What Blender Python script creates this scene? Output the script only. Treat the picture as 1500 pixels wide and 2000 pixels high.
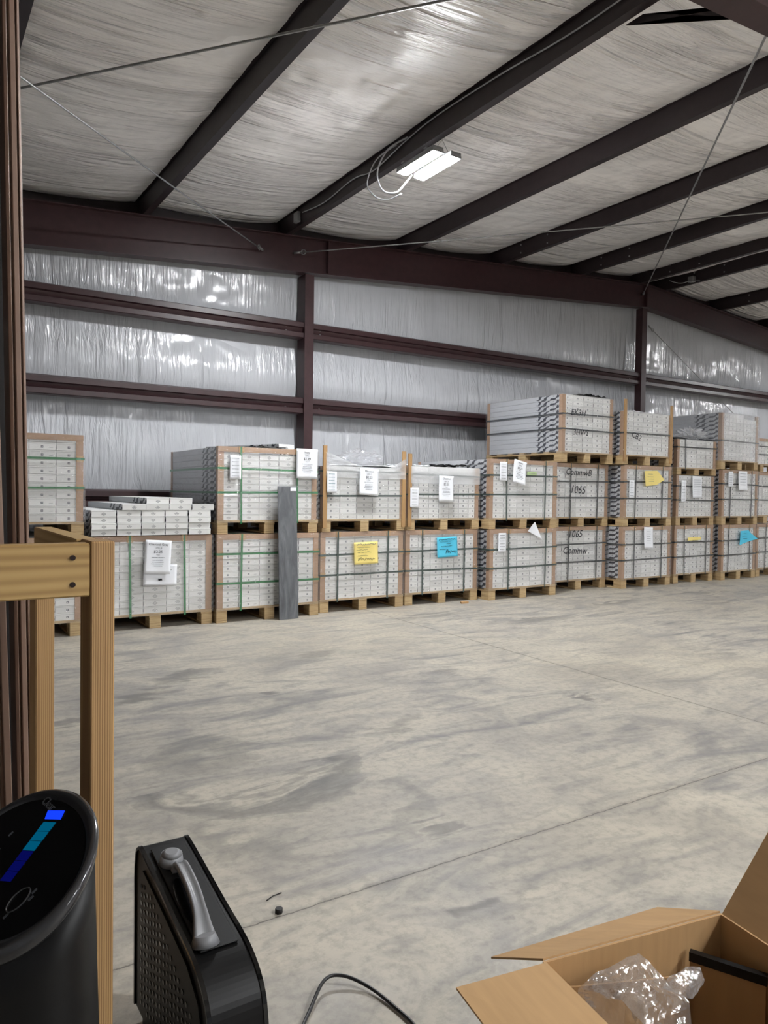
import bpy, bmesh, math, random
from mathutils import Vector, Matrix, noise
PI = math.pi
SC = bpy.context.scene
COL = SC.collection
for o in list(bpy.data.objects): bpy.data.objects.remove(o)

# ---------------------------------------------------------------- camera
cam_d = bpy.data.cameras.new('camera'); cam = bpy.data.objects.new('camera', cam_d); COL.objects.link(cam)
cam_d.sensor_fit = 'VERTICAL'; cam_d.sensor_height = 24.0; cam_d.lens = 24.0*1462/2000
cam_d.clip_start = 0.05; cam_d.clip_end = 200
R = Matrix(((0.8385259, 0.00260875, -0.5448555), (-0.54469615, 0.02866528, -0.83814343), (0.01343193, 0.99958566, 0.02545756)))
cam.matrix_world = Matrix.Translation((0, 0, 1.2)) @ R.to_4x4()
SC.camera = cam

# ---------------------------------------------------------------- exposure, world
SC.view_settings.view_transform = 'Standard'; SC.view_settings.look = 'None'
SC.view_settings.exposure = 1.02; SC.view_settings.gamma = 1.0; SC.view_settings.use_curve_mapping = False
w = bpy.data.worlds.new('world'); SC.world = w; w.use_nodes = True
w.node_tree.nodes['Background'].inputs[0].default_value = (0.02, 0.02, 0.022, 1)
w.node_tree.nodes['Background'].inputs[1].default_value = 1.0
LAMP = 330.0          # radiance of every lamp's diffuser

# ---------------------------------------------------------------- material helpers
def srgb(r, g, b):
    f = lambda c: (c/255/12.92) if c/255 <= .04045 else ((c/255+.055)/1.055)**2.4
    return (f(r), f(g), f(b), 1)
class NT:
    def __init__(s, name):
        s.m = bpy.data.materials.new(name); s.m.use_nodes = True
        s.t = s.m.node_tree; s.p = s.t.nodes['Principled BSDF']; s.out = s.t.nodes['Material Output']
    def n(s, typ, **k):
        x = s.t.nodes.new(typ)
        for a, v in k.items(): setattr(x, a, v)
        return x
    def l(s, a, b): s.t.links.new(a, b)
    def setp(s, **k):
        for a, v in k.items(): s.p.inputs[a.replace('_', ' ')].default_value = v
    def math(s, op, a, b=None, c=None, clamp=False):
        x = s.n('ShaderNodeMath', operation=op, use_clamp=clamp)
        for i, v in enumerate((a, b, c)):
            if v is None: continue
            if isinstance(v, (int, float)): x.inputs[i].default_value = v
            else: s.l(v, x.inputs[i])
        return x.outputs[0]
    def coord(s, kind='Object', scale=(1, 1, 1), loc=(0, 0, 0), rot=(0, 0, 0)):
        c = s.n('ShaderNodeTexCoord'); mp = s.n('ShaderNodeMapping')
        mp.inputs['Scale'].default_value = scale; mp.inputs['Location'].default_value = loc; mp.inputs['Rotation'].default_value = rot
        s.l(c.outputs[kind], mp.inputs[0]); return mp.outputs[0]
    def noise(s, vec, scale=5, detail=4, rough=.5, dist=0):
        x = s.n('ShaderNodeTexNoise'); s.l(vec, x.inputs['Vector'])
        x.inputs['Scale'].default_value = scale; x.inputs['Detail'].default_value = detail
        x.inputs['Roughness'].default_value = rough; x.inputs['Distortion'].default_value = dist
        return x.outputs['Fac']
    def ramp(s, fac, stops):
        x = s.n('ShaderNodeValToRGB'); s.l(fac, x.inputs[0]); e = x.color_ramp.elements
        while len(e) > 1: e.remove(e[-1])
        e[0].position, e[0].color = stops[0]
        for p, c in stops[1:]:
            k = e.new(p); k.color = c
        return x.outputs[0]
    def mix(s, fac, a, b, blend='MIX'):
        x = s.n('ShaderNodeMix', data_type='RGBA', blend_type=blend)
        for i, v in ((0, fac), (6, a), (7, b)):
            if isinstance(v, (int, float)): x.inputs[i].default_value = v
            elif isinstance(v, tuple): x.inputs[i].default_value = v
            else: s.l(v, x.inputs[i])
        return x.outputs[2]
    def bump(s, h, strength=.5, dist=.01, prev=None):
        x = s.n('ShaderNodeBump'); s.l(h, x.inputs['Height'])
        x.inputs['Strength'].default_value = strength; x.inputs['Distance'].default_value = dist
        if prev is not None: s.l(prev, x.inputs['Normal'])
        s.l(x.outputs[0], s.p.inputs['Normal']); return x.outputs[0]
    def col(s, c): s.l(c, s.p.inputs['Base Color'])

def plain(name, c, rough=.6, metal=0, spec=.5, var=.12, scale=20, bump=0.0):
    m = NT(name); v = m.coord(); f = m.noise(v, scale, 4)
    d = tuple(x*(1-var) for x in c[:3])+(1,); e = tuple(min(1, x*(1+var)) for x in c[:3])+(1,)
    m.col(m.ramp(f, [(.3, d), (.7, e)])); m.setp(Roughness=rough, Metallic=metal)
    m.p.inputs['Specular IOR Level'].default_value = spec
    if bump: m.bump(f, bump, .003)
    return m.m

def vinyl(name, sc, bands, base, rough, strength, ridge=.12, bd=.05):
    # white reinforced vinyl facing of the insulation with long creases
    m = NT(name)
    v = m.coord('Object', sc); wv = m.coord('Object', (1, 1, 1))
    a = m.noise(v, 1.0, 5, .55, .6)
    v2 = m.coord('Object', tuple(x*2.7 for x in sc)); b = m.noise(v2, 1.0, 3, .5, .8)
    patch = m.noise(wv, .9, 3); pm = m.math('MULTIPLY', m.math('SUBTRACT', patch, .30, clamp=True), 3.2, clamp=True)
    ra = m.math('POWER', m.math('SUBTRACT', 1, m.math('ABSOLUTE', m.math('MULTIPLY', m.math('SUBTRACT', a, .5), 5))), 2, clamp=True)
    h = m.math('ADD', m.math('MULTIPLY', m.math('ADD', a, m.math('MULTIPLY', b, .45)), pm), m.math('MULTIPLY', m.math('MULTIPLY', ra, pm), ridge))
    m.col(m.ramp(m.noise(wv, 3, 2), [(.3, tuple(x*.95 for x in base[:3])+(1,)), (.7, base)]))
    m.setp(Roughness=rough); m.p.inputs['Specular IOR Level'].default_value = .5
    m.bump(h, strength, bd)
    return m.m

M = {}
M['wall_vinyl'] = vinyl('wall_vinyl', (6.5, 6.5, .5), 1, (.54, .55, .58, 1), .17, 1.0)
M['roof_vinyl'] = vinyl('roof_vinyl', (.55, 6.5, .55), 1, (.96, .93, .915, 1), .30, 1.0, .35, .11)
M['steel'] = plain('red_oxide_steel', srgb(58, 36, 38), .42, 0, .4, .15, 12)
M['girt'] = plain('red_oxide_girt', srgb(58, 37, 39), .38, 0, .45, .15, 12)
M['purlin'] = plain('dark_purlin_steel', srgb(42, 32, 34), .42, 0, .4, .15, 12)
M['bronze'] = plain('brown_steel', srgb(136, 112, 98), .36, .1, .5, .1, 8)
M['dark'] = plain('dark_panel', srgb(24, 20, 20), .5, 0, .4, .2, 6)
M['galv'] = plain('galvanised_steel', srgb(150, 150, 150), .35, .7, .5, .1, 30)
M['white_cable'] = plain('pale_cable', srgb(165, 165, 168), .5)
M['black_gloss'] = plain('black_gloss', srgb(8, 8, 9), .09, 0, .5, .1)
M['black_plastic'] = plain('black_plastic', srgb(9, 9, 10), .42, 0, .3, .1, 60)
M['charcoal_plastic'] = plain('charcoal_plastic', srgb(12, 12, 13), .48, 0, .3, .08, 60)
M['rim'] = plain('smoked_rim', srgb(60, 60, 62), .16, .3, .6, .05)
M['grey_plastic'] = plain('grey_plastic', srgb(128, 129, 132), .4, 0, .5, .05)
M['black_rubber'] = plain('black_cord', srgb(18, 18, 20), .4)
M['black_film'] = plain('black_film', srgb(14, 14, 16), .22, 0, .6, .3, 15)
M['paper'] = plain('white_paper', srgb(238, 240, 245), .6, 0, .3, .02, 4)
M['yellow_paper'] = plain('yellow_paper', srgb(246, 226, 140), .6, 0, .3, .03, 4)
M['blue_paper'] = plain('blue_paper', srgb(90, 200, 232), .6, 0, .3, .03, 4)
M['green_paper'] = plain('green_paper', srgb(178, 200, 150), .6, 0, .3, .03, 4)
M['grey_paper'] = plain('grey_label', srgb(96, 94, 92), .6, 0, .3, .05, 4)
M['ink'] = plain('black_ink', srgb(40, 42, 48), .6, 0, .2, .05)
M['ink_soft'] = plain('grey_ink', srgb(120, 124, 132), .6, 0, .2, .05)
M['ink_teal'] = plain('teal_ink', srgb(60, 120, 130), .6, 0, .2, .05)
M['green_strap'] = plain('green_strap', srgb(26, 116, 62), .35, 0, .5, .15, 40)
M['dark_strap'] = plain('dark_green_strap', srgb(38, 62, 56), .35, 0, .5, .15, 40)
M['black_strap'] = plain('black_strap', srgb(46, 52, 54), .35, 0, .5, .15, 40)
M['screw'] = plain('screw_head', srgb(42, 30, 30), .4, .5)
M['dim_text'] = plain('dim_text', srgb(70, 72, 76), .4)

def cardboard(name, c, sc=(40, 4, 4)):
    m = NT(name); v = m.coord('Object', sc); f = m.noise(v, 1.5, 5); g = m.noise(m.coord(), 3, 3)
    x = m.ramp(f, [(.25, tuple(k*.84 for k in c[:3])+(1,)), (.75, c)])
    m.col(m.mix(m.math('MULTIPLY', g, .35), x, tuple(k*.7 for k in c[:3])+(1,))); m.setp(Roughness=.72)
    m.p.inputs['Specular IOR Level'].default_value = .25
    m.bump(f, .15, .002); return m.m
M['cardboard'] = cardboard('cardboard', srgb(196, 158, 112))
M['edge_board'] = cardboard('edge_board', srgb(184, 150, 122), (4, 4, 30))
M['inner_board'] = cardboard('inner_board', srgb(176, 140, 98))

def wood(name, c1, c2, sc, rot=(0, 0, 0), rough=.55, wave=2.4, dist=3.0):
    m = NT(name); v = m.coord('Object', sc, rot=rot)
    wv = m.n('ShaderNodeTexWave', wave_type='BANDS', bands_direction='X'); m.l(v, wv.inputs['Vector'])
    wv.inputs['Scale'].default_value = wave; wv.inputs['Distortion'].default_value = dist
    wv.inputs['Detail'].default_value = 2.5; wv.inputs['Detail Scale'].default_value = .6
    n = m.noise(v, 6, 4); f = m.math('ADD', m.math('MULTIPLY', wv.outputs['Fac'], .75), m.math('MULTIPLY', n, .3))
    m.col(m.ramp(f, [(.12, c2), (.5, c1), (.95, tuple(min(1, x*1.1) for x in c1[:3])+(1,))])); m.setp(Roughness=rough)
    m.bump(f, .12, .002); return m.m
M['pine_z'] = wood('pine_vertical', srgb(178, 142, 96), srgb(134, 98, 60), (34, 34, 1.1))
M['pine_x'] = wood('pine_level', srgb(200, 164, 108), srgb(150, 112, 62), (1.3, 14, 14), rot=(0, 0, 0), wave=1.0, dist=2)
M['pine_y'] = wood('pine_long', srgb(190, 152, 104), srgb(140, 100, 60), (14, 1.3, 14), wave=1.0, dist=2)
M['pine_x'] = None
def pine_h(name, axis):
    m = NT(name); sc = [22, 22, 22]; sc[axis] = 1.0
    v = m.coord('Object', tuple(sc))
    wv = m.n('ShaderNodeTexWave', wave_type='BANDS', bands_direction='Z'); m.l(v, wv.inputs['Vector'])
    wv.inputs['Scale'].default_value = .8; wv.inputs['Distortion'].default_value = 5; wv.inputs['Detail'].default_value = 2
    f = m.math('ADD', m.math('MULTIPLY', wv.outputs['Fac'], .42), m.math('MULTIPLY', m.noise(v, 1.2, 5), .7))
    c = srgb(176, 144, 92)
    m.col(m.ramp(f, [(.15, srgb(142, 108, 62)), (.55, c), (.95, srgb(190, 160, 108))])); m.setp(Roughness=.5)
    m.bump(f, .08, .002); return m.m
M['pine_x'] = pine_h('pine_level', 0); M['pine_y'] = pine_h('pine_long', 1)
M['pallet_wood'] = None
def pallet_wood():
    m = NT('pallet_wood'); oi = m.n('ShaderNodeObjectInfo'); v = m.coord('Object', (3, 3, 40))
    f = m.noise(v, 1.6, 5); c = m.ramp(f, [(.25, srgb(140, 114, 80)), (.5, srgb(190, 164, 122)), (.8, srgb(212, 192, 152))])
    d = m.mix(m.math('MULTIPLY', oi.outputs['Random'], .4), c, srgb(150, 120, 84))
    m.col(d); m.setp(Roughness=.7); m.bump(f, .2, .003); return m.m
M['pallet_wood'] = pallet_wood()

def carton_mat():
    # white printed carton; the long sides carry a dark veined print near the front end
    m = NT('printed_carton'); oi = m.n('ShaderNodeObjectInfo')
    co = m.n('ShaderNodeTexCoord'); sp = m.n('ShaderNodeSeparateXYZ'); m.l(co.outputs['Object'], sp.inputs[0])
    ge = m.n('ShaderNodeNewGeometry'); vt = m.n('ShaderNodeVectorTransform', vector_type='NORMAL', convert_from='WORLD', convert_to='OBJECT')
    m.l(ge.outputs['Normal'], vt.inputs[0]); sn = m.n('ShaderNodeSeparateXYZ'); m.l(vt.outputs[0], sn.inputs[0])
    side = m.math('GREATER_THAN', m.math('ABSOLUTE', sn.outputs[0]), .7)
    y = sp.outputs[1]; z = sp.outputs[2]
    wob = m.noise(m.coord('Object', (1, 9, 14)), 1.3, 3, .5, .5)
    ph = m.math('ADD', m.math('MULTIPLY', y, 42), m.math('ADD', m.math('MULTIPLY', z, 75), m.math('MULTIPLY', wob, 13)))
    st = m.math('GREATER_THAN', m.math('SINE', ph), .25)
    fade = m.math('LESS_THAN', y, m.math('ADD', .30, m.math('MULTIPLY', wob, .28)))
    mask = m.math('MULTIPLY', m.math('MULTIPLY', st, fade), side)
    base = m.mix(oi.outputs['Random'], srgb(214, 214, 212), srgb(238, 238, 236))
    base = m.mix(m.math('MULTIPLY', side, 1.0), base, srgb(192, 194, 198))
    m.col(m.mix(mask, base, srgb(34, 38, 52)))
    m.setp(Roughness=.42); m.bump(m.noise(m.coord(), 30, 2), .05, .002)
    return m.m
M['carton'] = carton_mat()
M['carton_print'] = plain('carton_print', srgb(122, 124, 128), .5)
M['carton_print_dark'] = plain('carton_print_dark', srgb(92, 96, 106), .5)
M['carton_seam'] = plain('carton_seam', srgb(120, 120, 120), .6)

def film(name, alpha=.30, rough=.12, strength=.9, sc=(5, 5, 22), tint=(.985, .985, .99, 1), spec=.055):
    m = NT(name); t = m.t
    tr = m.n('ShaderNodeBsdfTransparent'); tr.inputs[0].default_value = tint
    gl = m.n('ShaderNodeBsdfGlossy'); gl.inputs['Roughness'].default_value = rough; gl.inputs['Color'].default_value = (1, 1, 1, 1)
    df = m.n('ShaderNodeBsdfDiffuse'); df.inputs[0].default_value = (.85, .86, .88, 1)
    v = m.coord('Object', sc); a = m.noise(v, 1, 4, .6, 1.2); b = m.noise(m.coord('Object', (16, 16, 16)), 1, 3, .5, 1.5)
    bp = m.n('ShaderNodeBump'); m.l(m.math('ADD', a, m.math('MULTIPLY', b, .5)), bp.inputs['Height'])
    bp.inputs['Strength'].default_value = strength; bp.inputs['Distance'].default_value = .02
    m.l(bp.outputs[0], gl.inputs['Normal']); m.l(bp.outputs[0], df.inputs['Normal'])
    lw = m.n('ShaderNodeLayerWeight'); lw.inputs[0].default_value = .5; m.l(bp.outputs[0], lw.inputs['Normal'])
    m1 = m.n('ShaderNodeMixShader'); m.l(m.math('ADD', m.math('MULTIPLY', m.math('POWER', lw.outputs['Facing'], 3), .35), spec, clamp=True), m1.inputs[0]); m.l(tr.outputs[0], m1.inputs[1]); m.l(gl.outputs[0], m1.inputs[2])
    m2 = m.n('ShaderNodeMixShader'); m2.inputs[0].default_value = alpha; m.l(m1.outputs[0], m2.inputs[1]); m.l(df.outputs[0], m2.inputs[2])
    m.l(m2.outputs[0], m.out.inputs[0]); return m.m
M['film'] = film('stretch_film', .03, .10, 1.0, spec=.10)
M['film_milky'] = film('milky_film', .30, .2, .6, (10, 10, 10))
M['film_haze'] = film('hazy_film', .13, .12, 1.0, (9, 9, 9), spec=.10)
M['bag_film'] = film('clear_bag_film', .07, .12, .4, (10, 10, 10), spec=.20)

def emit(name, c, s):
    m = NT(name); e = m.n('ShaderNodeEmission'); e.inputs[0].default_value = c; e.inputs[1].default_value = s
    m.l(e.outputs[0], m.out.inputs[0]); return m.m
M['led'] = emit('led_diffuser', (.96, .98, 1, 1), LAMP)
M['blue_led'] = emit('blue_light', srgb(20, 60, 255), .62)
M['teal_led'] = emit('teal_light', srgb(0, 110, 150), .28)
M['navy_led'] = emit('navy_light', srgb(14, 20, 120), .22)

def concrete():
    m = NT('polished_concrete'); co = m.n('ShaderNodeTexCoord'); sp = m.n('ShaderNodeSeparateXYZ'); m.l(co.outputs['Object'], sp.inputs[0])
    X, Y = sp.outputs[0], sp.outputs[1]
    v = m.coord()
    big = m.noise(v, .45, 3); mid = m.noise(v, 1.7, 5, .55, 1.4); fine = m.noise(v, 26, 6, .7); spk = m.noise(v, 130, 3, .6)
    str_ = m.noise(m.coord('Object', (1.0, 3.4, 1), rot=(0, 0, .45)), 1.3, 4, .55, 2.2)
    c = m.ramp(mid, [(.30, srgb(160, 155, 149)), (.5, srgb(190, 183, 170)), (.72, srgb(206, 198, 182))])
    c = m.mix(m.math('MULTIPLY', m.math('SUBTRACT', .52, str_, clamp=True), 3.2, clamp=True), c, srgb(128, 127, 129))
    c = m.mix(m.math('MULTIPLY', m.math('SUBTRACT', big, .45, clamp=True), 1.6, clamp=True), c, srgb(206, 195, 172))
    c = m.mix(m.math('MULTIPLY', m.math('SUBTRACT', .55, fine, clamp=True), 1.8, clamp=True), c, srgb(120, 117, 112))
    c = m.mix(m.math('MULTIPLY', m.math('SUBTRACT', spk, .60, clamp=True), 1.4, clamp=True), c, srgb(206, 202, 194))
    wx = m.math('MULTIPLY', m.math('SUBTRACT', mid, .5), .55); wy = m.math('MULTIPLY', m.math('SUBTRACT', str_, .5), .55)
    Xw = m.math('ADD', X, wx); Yw = m.math('ADD', Y, wy)
    def spot(x, y, rx, ry, rot, st):
        ca, sa = math.cos(rot), math.sin(rot)
        dx = m.math('SUBTRACT', Xw, x); dy = m.math('SUBTRACT', Yw, y)
        u = m.math('DIVIDE', m.math('ADD', m.math('MULTIPLY', dx, ca), m.math('MULTIPLY', dy, sa)), rx)
        t = m.math('DIVIDE', m.math('SUBTRACT', m.math('MULTIPLY', dy, ca), m.math('MULTIPLY', dx, sa)), ry)
        r = m.math('ADD', m.math('MULTIPLY', u, u), m.math('MULTIPLY', t, t))
        return m.math('MULTIPLY', m.math('SUBTRACT', 1.15, r, clamp=True), st)
    tot = None
    for s in [(1.58, 4.72, .28, .10, .5, .5), (1.84, 4.06, .10, .07, 0, .6), (1.169, 4.39, .26, .10, .2, .6), (1.397, 1.61, .07, .05, 0, .5),
              (1.61, 2.11, .10, .06, .4, .5), (3.474, 3.02, .10, .07, .6, .6), (.763, 4.09, .09, .07, 0, .5), (1.558, 2.91, .09, .05, 0, .4),
              (2.6, 4.9, .3, .12, .3, .4), (3.1, 4.0, .2, .08, .4, .35), (2.2, 3.2, .25, .08, .5, .35), (5.2, 5.2, .5, .14, .1, .4), (4.4, 5.9, .5, .1, .1, .4), (6.8, 5.6, .4, .1, .1, .4), (8.5, 5.7, .4, .09, 0, .35)]:
        k = spot(*s); tot = k if tot is None else m.math('MAXIMUM', tot, k)
    def ring(x, y, rad, wd, xmin, st):
        dx = m.math('SUBTRACT', Xw, x); dy = m.math('SUBTRACT', Yw, y)
        r = m.math('SQRT', m.math('ADD', m.math('MULTIPLY', dx, dx), m.math('MULTIPLY', dy, dy)))
        q = m.math('SUBTRACT', 1, m.math('DIVIDE', m.math('ABSOLUTE', m.math('SUBTRACT', r, rad)), wd), clamp=True)
        return m.math('MULTIPLY', m.math('MULTIPLY', m.math('POWER', q, .5), m.math('LESS_THAN', Y, xmin)), st)
    for s in [(1.25, 3.05, .46, .08, 2.95, .55), (1.25, 3.05, .30, .035, 2.9, .35), (1.156, 3.26, .15, .13, 9, .35), (1.3, 2.55, .42, .06, 2.6, .3)]:
        tot = m.math('MAXIMUM', tot, ring(*s))
    c = m.mix(m.math('MULTIPLY', tot, 1.15, clamp=True), c, srgb(98, 97, 98))
    # saw-cut joints
    jy = m.math('ABSOLUTE', m.math('SUBTRACT', m.math('ADD', Y, m.math('MULTIPLY', m.math('SUBTRACT', fine, .5), .02)), 1.9))
    jx = m.math('ABSOLUTE', m.math('SUBTRACT', m.math('SUBTRACT', X, m.math('MULTIPLY', Y, .035)), 3.79))
    j = m.math('MINIMUM', jy, jx); jm = m.math('SUBTRACT', 1, m.math('DIVIDE', j, .005), clamp=True)
    wide = m.math('MULTIPLY', m.math('SUBTRACT', 1, m.math('DIVIDE', j, .02), clamp=True), .25)
    c = m.mix(m.math('MAXIMUM', m.math('MULTIPLY', jm, .85), wide), c, srgb(74, 70, 66))
    c = m.mix(1.0, c, (.85, .85, .85, 1), 'MULTIPLY')
    m.col(c); m.l(m.ramp(mid, [(.3, (.42,)*3+(1,)), (.7, (.62,)*3+(1,))]), m.p.inputs['Roughness'])
    m.p.inputs['Specular IOR Level'].default_value = .35
    h = m.math('ADD', m.math('MULTIPLY', fine, .5), m.math('MULTIPLY', jm, -1.5)); m.bump(h, .25, .004)
    return m.m
M['concrete'] = concrete()
def slate():
    m = NT('slate_grey_plank'); f = m.noise(m.coord('Object', (6, 6, 1.2)), 2, 6, .6, 1.5)
    m.col(m.ramp(f, [(.25, srgb(72, 74, 78)), (.5, srgb(104, 107, 111)), (.8, srgb(134, 137, 140))])); m.setp(Roughness=.55); m.bump(f, .2, .003); return m.m
M['slate'] = slate()

# ---------------------------------------------------------------- mesh helpers
def link(name, me, parent=None, loc=None):
    o = bpy.data.objects.new(name, me); COL.objects.link(o)
    if parent is not None: o.parent = parent
    if loc is not None: o.location = loc
    return o
def tag(o, label=None, cat=None, group=None, kind=None):
    if label: o['label'] = label
    if cat: o['category'] = cat
    if group: o['group'] = group
    if kind: o['kind'] = kind
    return o
def thing(name, loc, label, cat, group=None, rz=0):
    o = bpy.data.objects.new(name, None); COL.objects.link(o); o.location = loc; o.rotation_euler.z = rz
    o.empty_display_size = .1
    return tag(o, label, cat, group)
class MB:
    def __init__(s): s.b = bmesh.new()
    def box(s, a, b, mat=0):
        x0, y0, z0 = a; x1, y1, z1 = b
        v = [s.b.verts.new(p) for p in ((x0,y0,z0),(x1,y0,z0),(x1,y1,z0),(x0,y1,z0),(x0,y0,z1),(x1,y0,z1),(x1,y1,z1),(x0,y1,z1))]
        for f in ((0,3,2,1),(4,5,6,7),(0,1,5,4),(1,2,6,5),(2,3,7,6),(3,0,4,7)):
            k = s.b.faces.new([v[i] for i in f]); k.material_index = mat
        return s
    def poly(s, pts, mat=0):
        f = s.b.faces.new([s.b.verts.new(p) for p in pts]); f.material_index = mat; return f
    def prism(s, pts, vec, mat=0):
        # closed solid: polygon pts (3D) swept along vec
        vec = Vector(vec); n = len(pts)
        a = [s.b.verts.new(p) for p in pts]; b = [s.b.verts.new(Vector(p)+vec) for p in pts]
        fs = [s.b.faces.new(a), s.b.faces.new(b[::-1])]
        for i in range(n): fs.append(s.b.faces.new((a[i], b[i], b[(i+1) % n], a[(i+1) % n])))
        for f in fs: f.material_index = mat
        return s
    def cyl(s, p, q, r, seg=12, mat=0, r2=None):
        p = Vector(p); q = Vector(q); d = (q-p).normalized(); u = d.orthogonal().normalized(); v = d.cross(u); r2 = r if r2 is None else r2
        A = []; B = []
        for i in range(seg):
            t = 2*PI*i/seg; k = u*math.cos(t)+v*math.sin(t)
            A.append(s.b.verts.new(p+k*r)); B.append(s.b.verts.new(q+k*r2))
        fs = [s.b.faces.new(A[::-1]), s.b.faces.new(B)]
        for i in range(seg): fs.append(s.b.faces.new((A[i], A[(i+1) % seg], B[(i+1) % seg], B[i])))
        for f in fs: f.material_index = mat; f.smooth = True
        fs[0].smooth = fs[1].smooth = False
        return s
    def tube(s, pts, r, seg=8, mat=0):
        pts = [Vector(p) for p in pts]; rings = []; up = None
        for i, p in enumerate(pts):
            d = ((pts[min(i+1, len(pts)-1)]-pts[max(i-1, 0)])).normalized()
            if up is None: up = d.orthogonal().normalized()
            up = (up-d*up.dot(d)).normalized(); v = d.cross(up)
            rr = r[i] if isinstance(r, (list, tuple)) else r
            rings.append([s.b.verts.new(p+(up*math.cos(2*PI*k/seg)+v*math.sin(2*PI*k/seg))*rr) for k in range(seg)])
        for a, b in zip(rings, rings[1:]):
            for k in range(seg):
                f = s.b.faces.new((a[k], a[(k+1) % seg], b[(k+1) % seg], b[k])); f.smooth = True; f.material_index = mat
        s.b.faces.new(rings[0][::-1]).material_index = mat; s.b.faces.new(rings[-1]).material_index = mat
        return s
    def bevel(s, w, seg=1):
        bmesh.ops.bevel(s.b, geom=list(s.b.edges), offset=w, segments=seg, affect='EDGES', profile=.5); return s
    def mesh(s, name, mats, recalc=True, smooth=False):
        if recalc: bmesh.ops.recalc_face_normals(s.b, faces=list(s.b.faces))
        me = bpy.data.meshes.new(name); s.b.to_mesh(me); s.b.free()
        for m in (mats if isinstance(mats, (list, tuple)) else [mats]): me.materials.append(M[m])
        if smooth: me.polygons.foreach_set('use_smooth', [True]*len(me.polygons))
        return me
    def obj(s, name, mats, parent=None, loc=None, recalc=True, smooth=False):
        return link(name, s.mesh(name, mats, recalc, smooth), parent, loc)
def struct(o): o['kind'] = 'structure'; return o
def spline(pts, n=8):
    pts = [Vector(p) for p in pts]; P = [pts[0]]+pts+[pts[-1]]; out = []
    for i in range(1, len(P)-2):
        for k in range(n):
            t = k/n; a, b, c, d = P[i-1:i+3]
            out.append(.5*((2*b)+(c-a)*t+(2*a-5*b+4*c-d)*t*t+(3*b-a-3*c+d)*t**3))
    out.append(pts[-1]); return out

TEXT_CACHE = {}
def text_mesh(txt, size, mat, shear=0.0, extrude=.0003, align='CENTER', spacing=1.0):
    key = (txt, size, mat, shear)
    if key in TEXT_CACHE: return TEXT_CACHE[key]
    cu = bpy.data.curves.new('lettering', 'FONT'); cu.body = txt; cu.size = size; cu.align_x = align; cu.align_y = 'CENTER'
    cu.shear = shear; cu.extrude = extrude; cu.resolution_u = 2; cu.space_character = spacing
    o = bpy.data.objects.new('lettering', cu); COL.objects.link(o)
    dg = bpy.context.evaluated_depsgraph_get(); me = bpy.data.meshes.new_from_object(o.evaluated_get(dg))
    bpy.data.objects.remove(o); me.materials.clear(); me.materials.append(M[mat])
    TEXT_CACHE[key] = me; return me

# ---------------------------------------------------------------- the building
WALLY = 8.45; SL = .0735; RX = 10.5
def pb(x):      # underside of the purlins
    return 3.968+SL*x if x <= RX else 3.968+SL*RX-SL*(x-RX)
struct(MB().box((-5, -12, -.12), (26, 8.6, 0)).obj('floor', 'concrete'))

purl_x = [-2.75, -1.06, .60, 2.20, 3.875, 5.60, 7.25, 8.88, 10.30, 10.93, 12.5, 14.15, 15.8, 17.45, 19.1, 20.75, 22.4, 24.05]   # web positions

# roof insulation: draped over the purlins, sagging a little between them
def ceiling(name, x0, x1):
    b = bmesh.new(); xs = []; k = purl_x
    edges = [x0]+[p for p in k if x0+.2 < p < x1-.2]+[x1]
    for a, c in zip(edges, edges[1:]):
        n = max(4, int((c-a)/.12))
        for i in range(n): xs.append((a+(c-a)*i/n, i/n))
    xs.append((x1, 0)); ys = [-12+.25*i for i in range(52)]+[1+.05*i for i in range(149)]
    rows = []
    for y in ys:
        row = []
        for x, t in xs:
            sag = .075*math.sin(PI*t)**.6*(1+.35*noise.noise(Vector((x*.3, y*1.1, 3)))) if 0 < t < 1 else 0
            rip = (.010*noise.noise(Vector((x*.5+9, y*4.2+x*.9, 0)))+.010*noise.noise(Vector((x*.45, y*9+x*1.9, 4)))*t)*(1 if 0 < t < 1 else 0)
            row.append(b.verts.new((x, y, pb(x)+.206-sag+rip)))
        rows.append(row)
    for r, s in zip(rows, rows[1:]):
        for i in range(len(xs)-1): b.faces.new((r[i], r[i+1], s[i+1], s[i])).smooth = True
    me = bpy.data.meshes.new(name); b.to_mesh(me); b.free(); me.materials.append(M['roof_vinyl'])
    o = link(name, me); struct(o)
    md = o.modifiers.new('depth', 'SOLIDIFY'); md.thickness = .05; md.offset = 1 if me.polygons[0].normal.z > 0 else -1
    return o
ceiling('ceiling', -4.4, RX); ceiling('ceiling', RX, 25.4)

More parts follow.
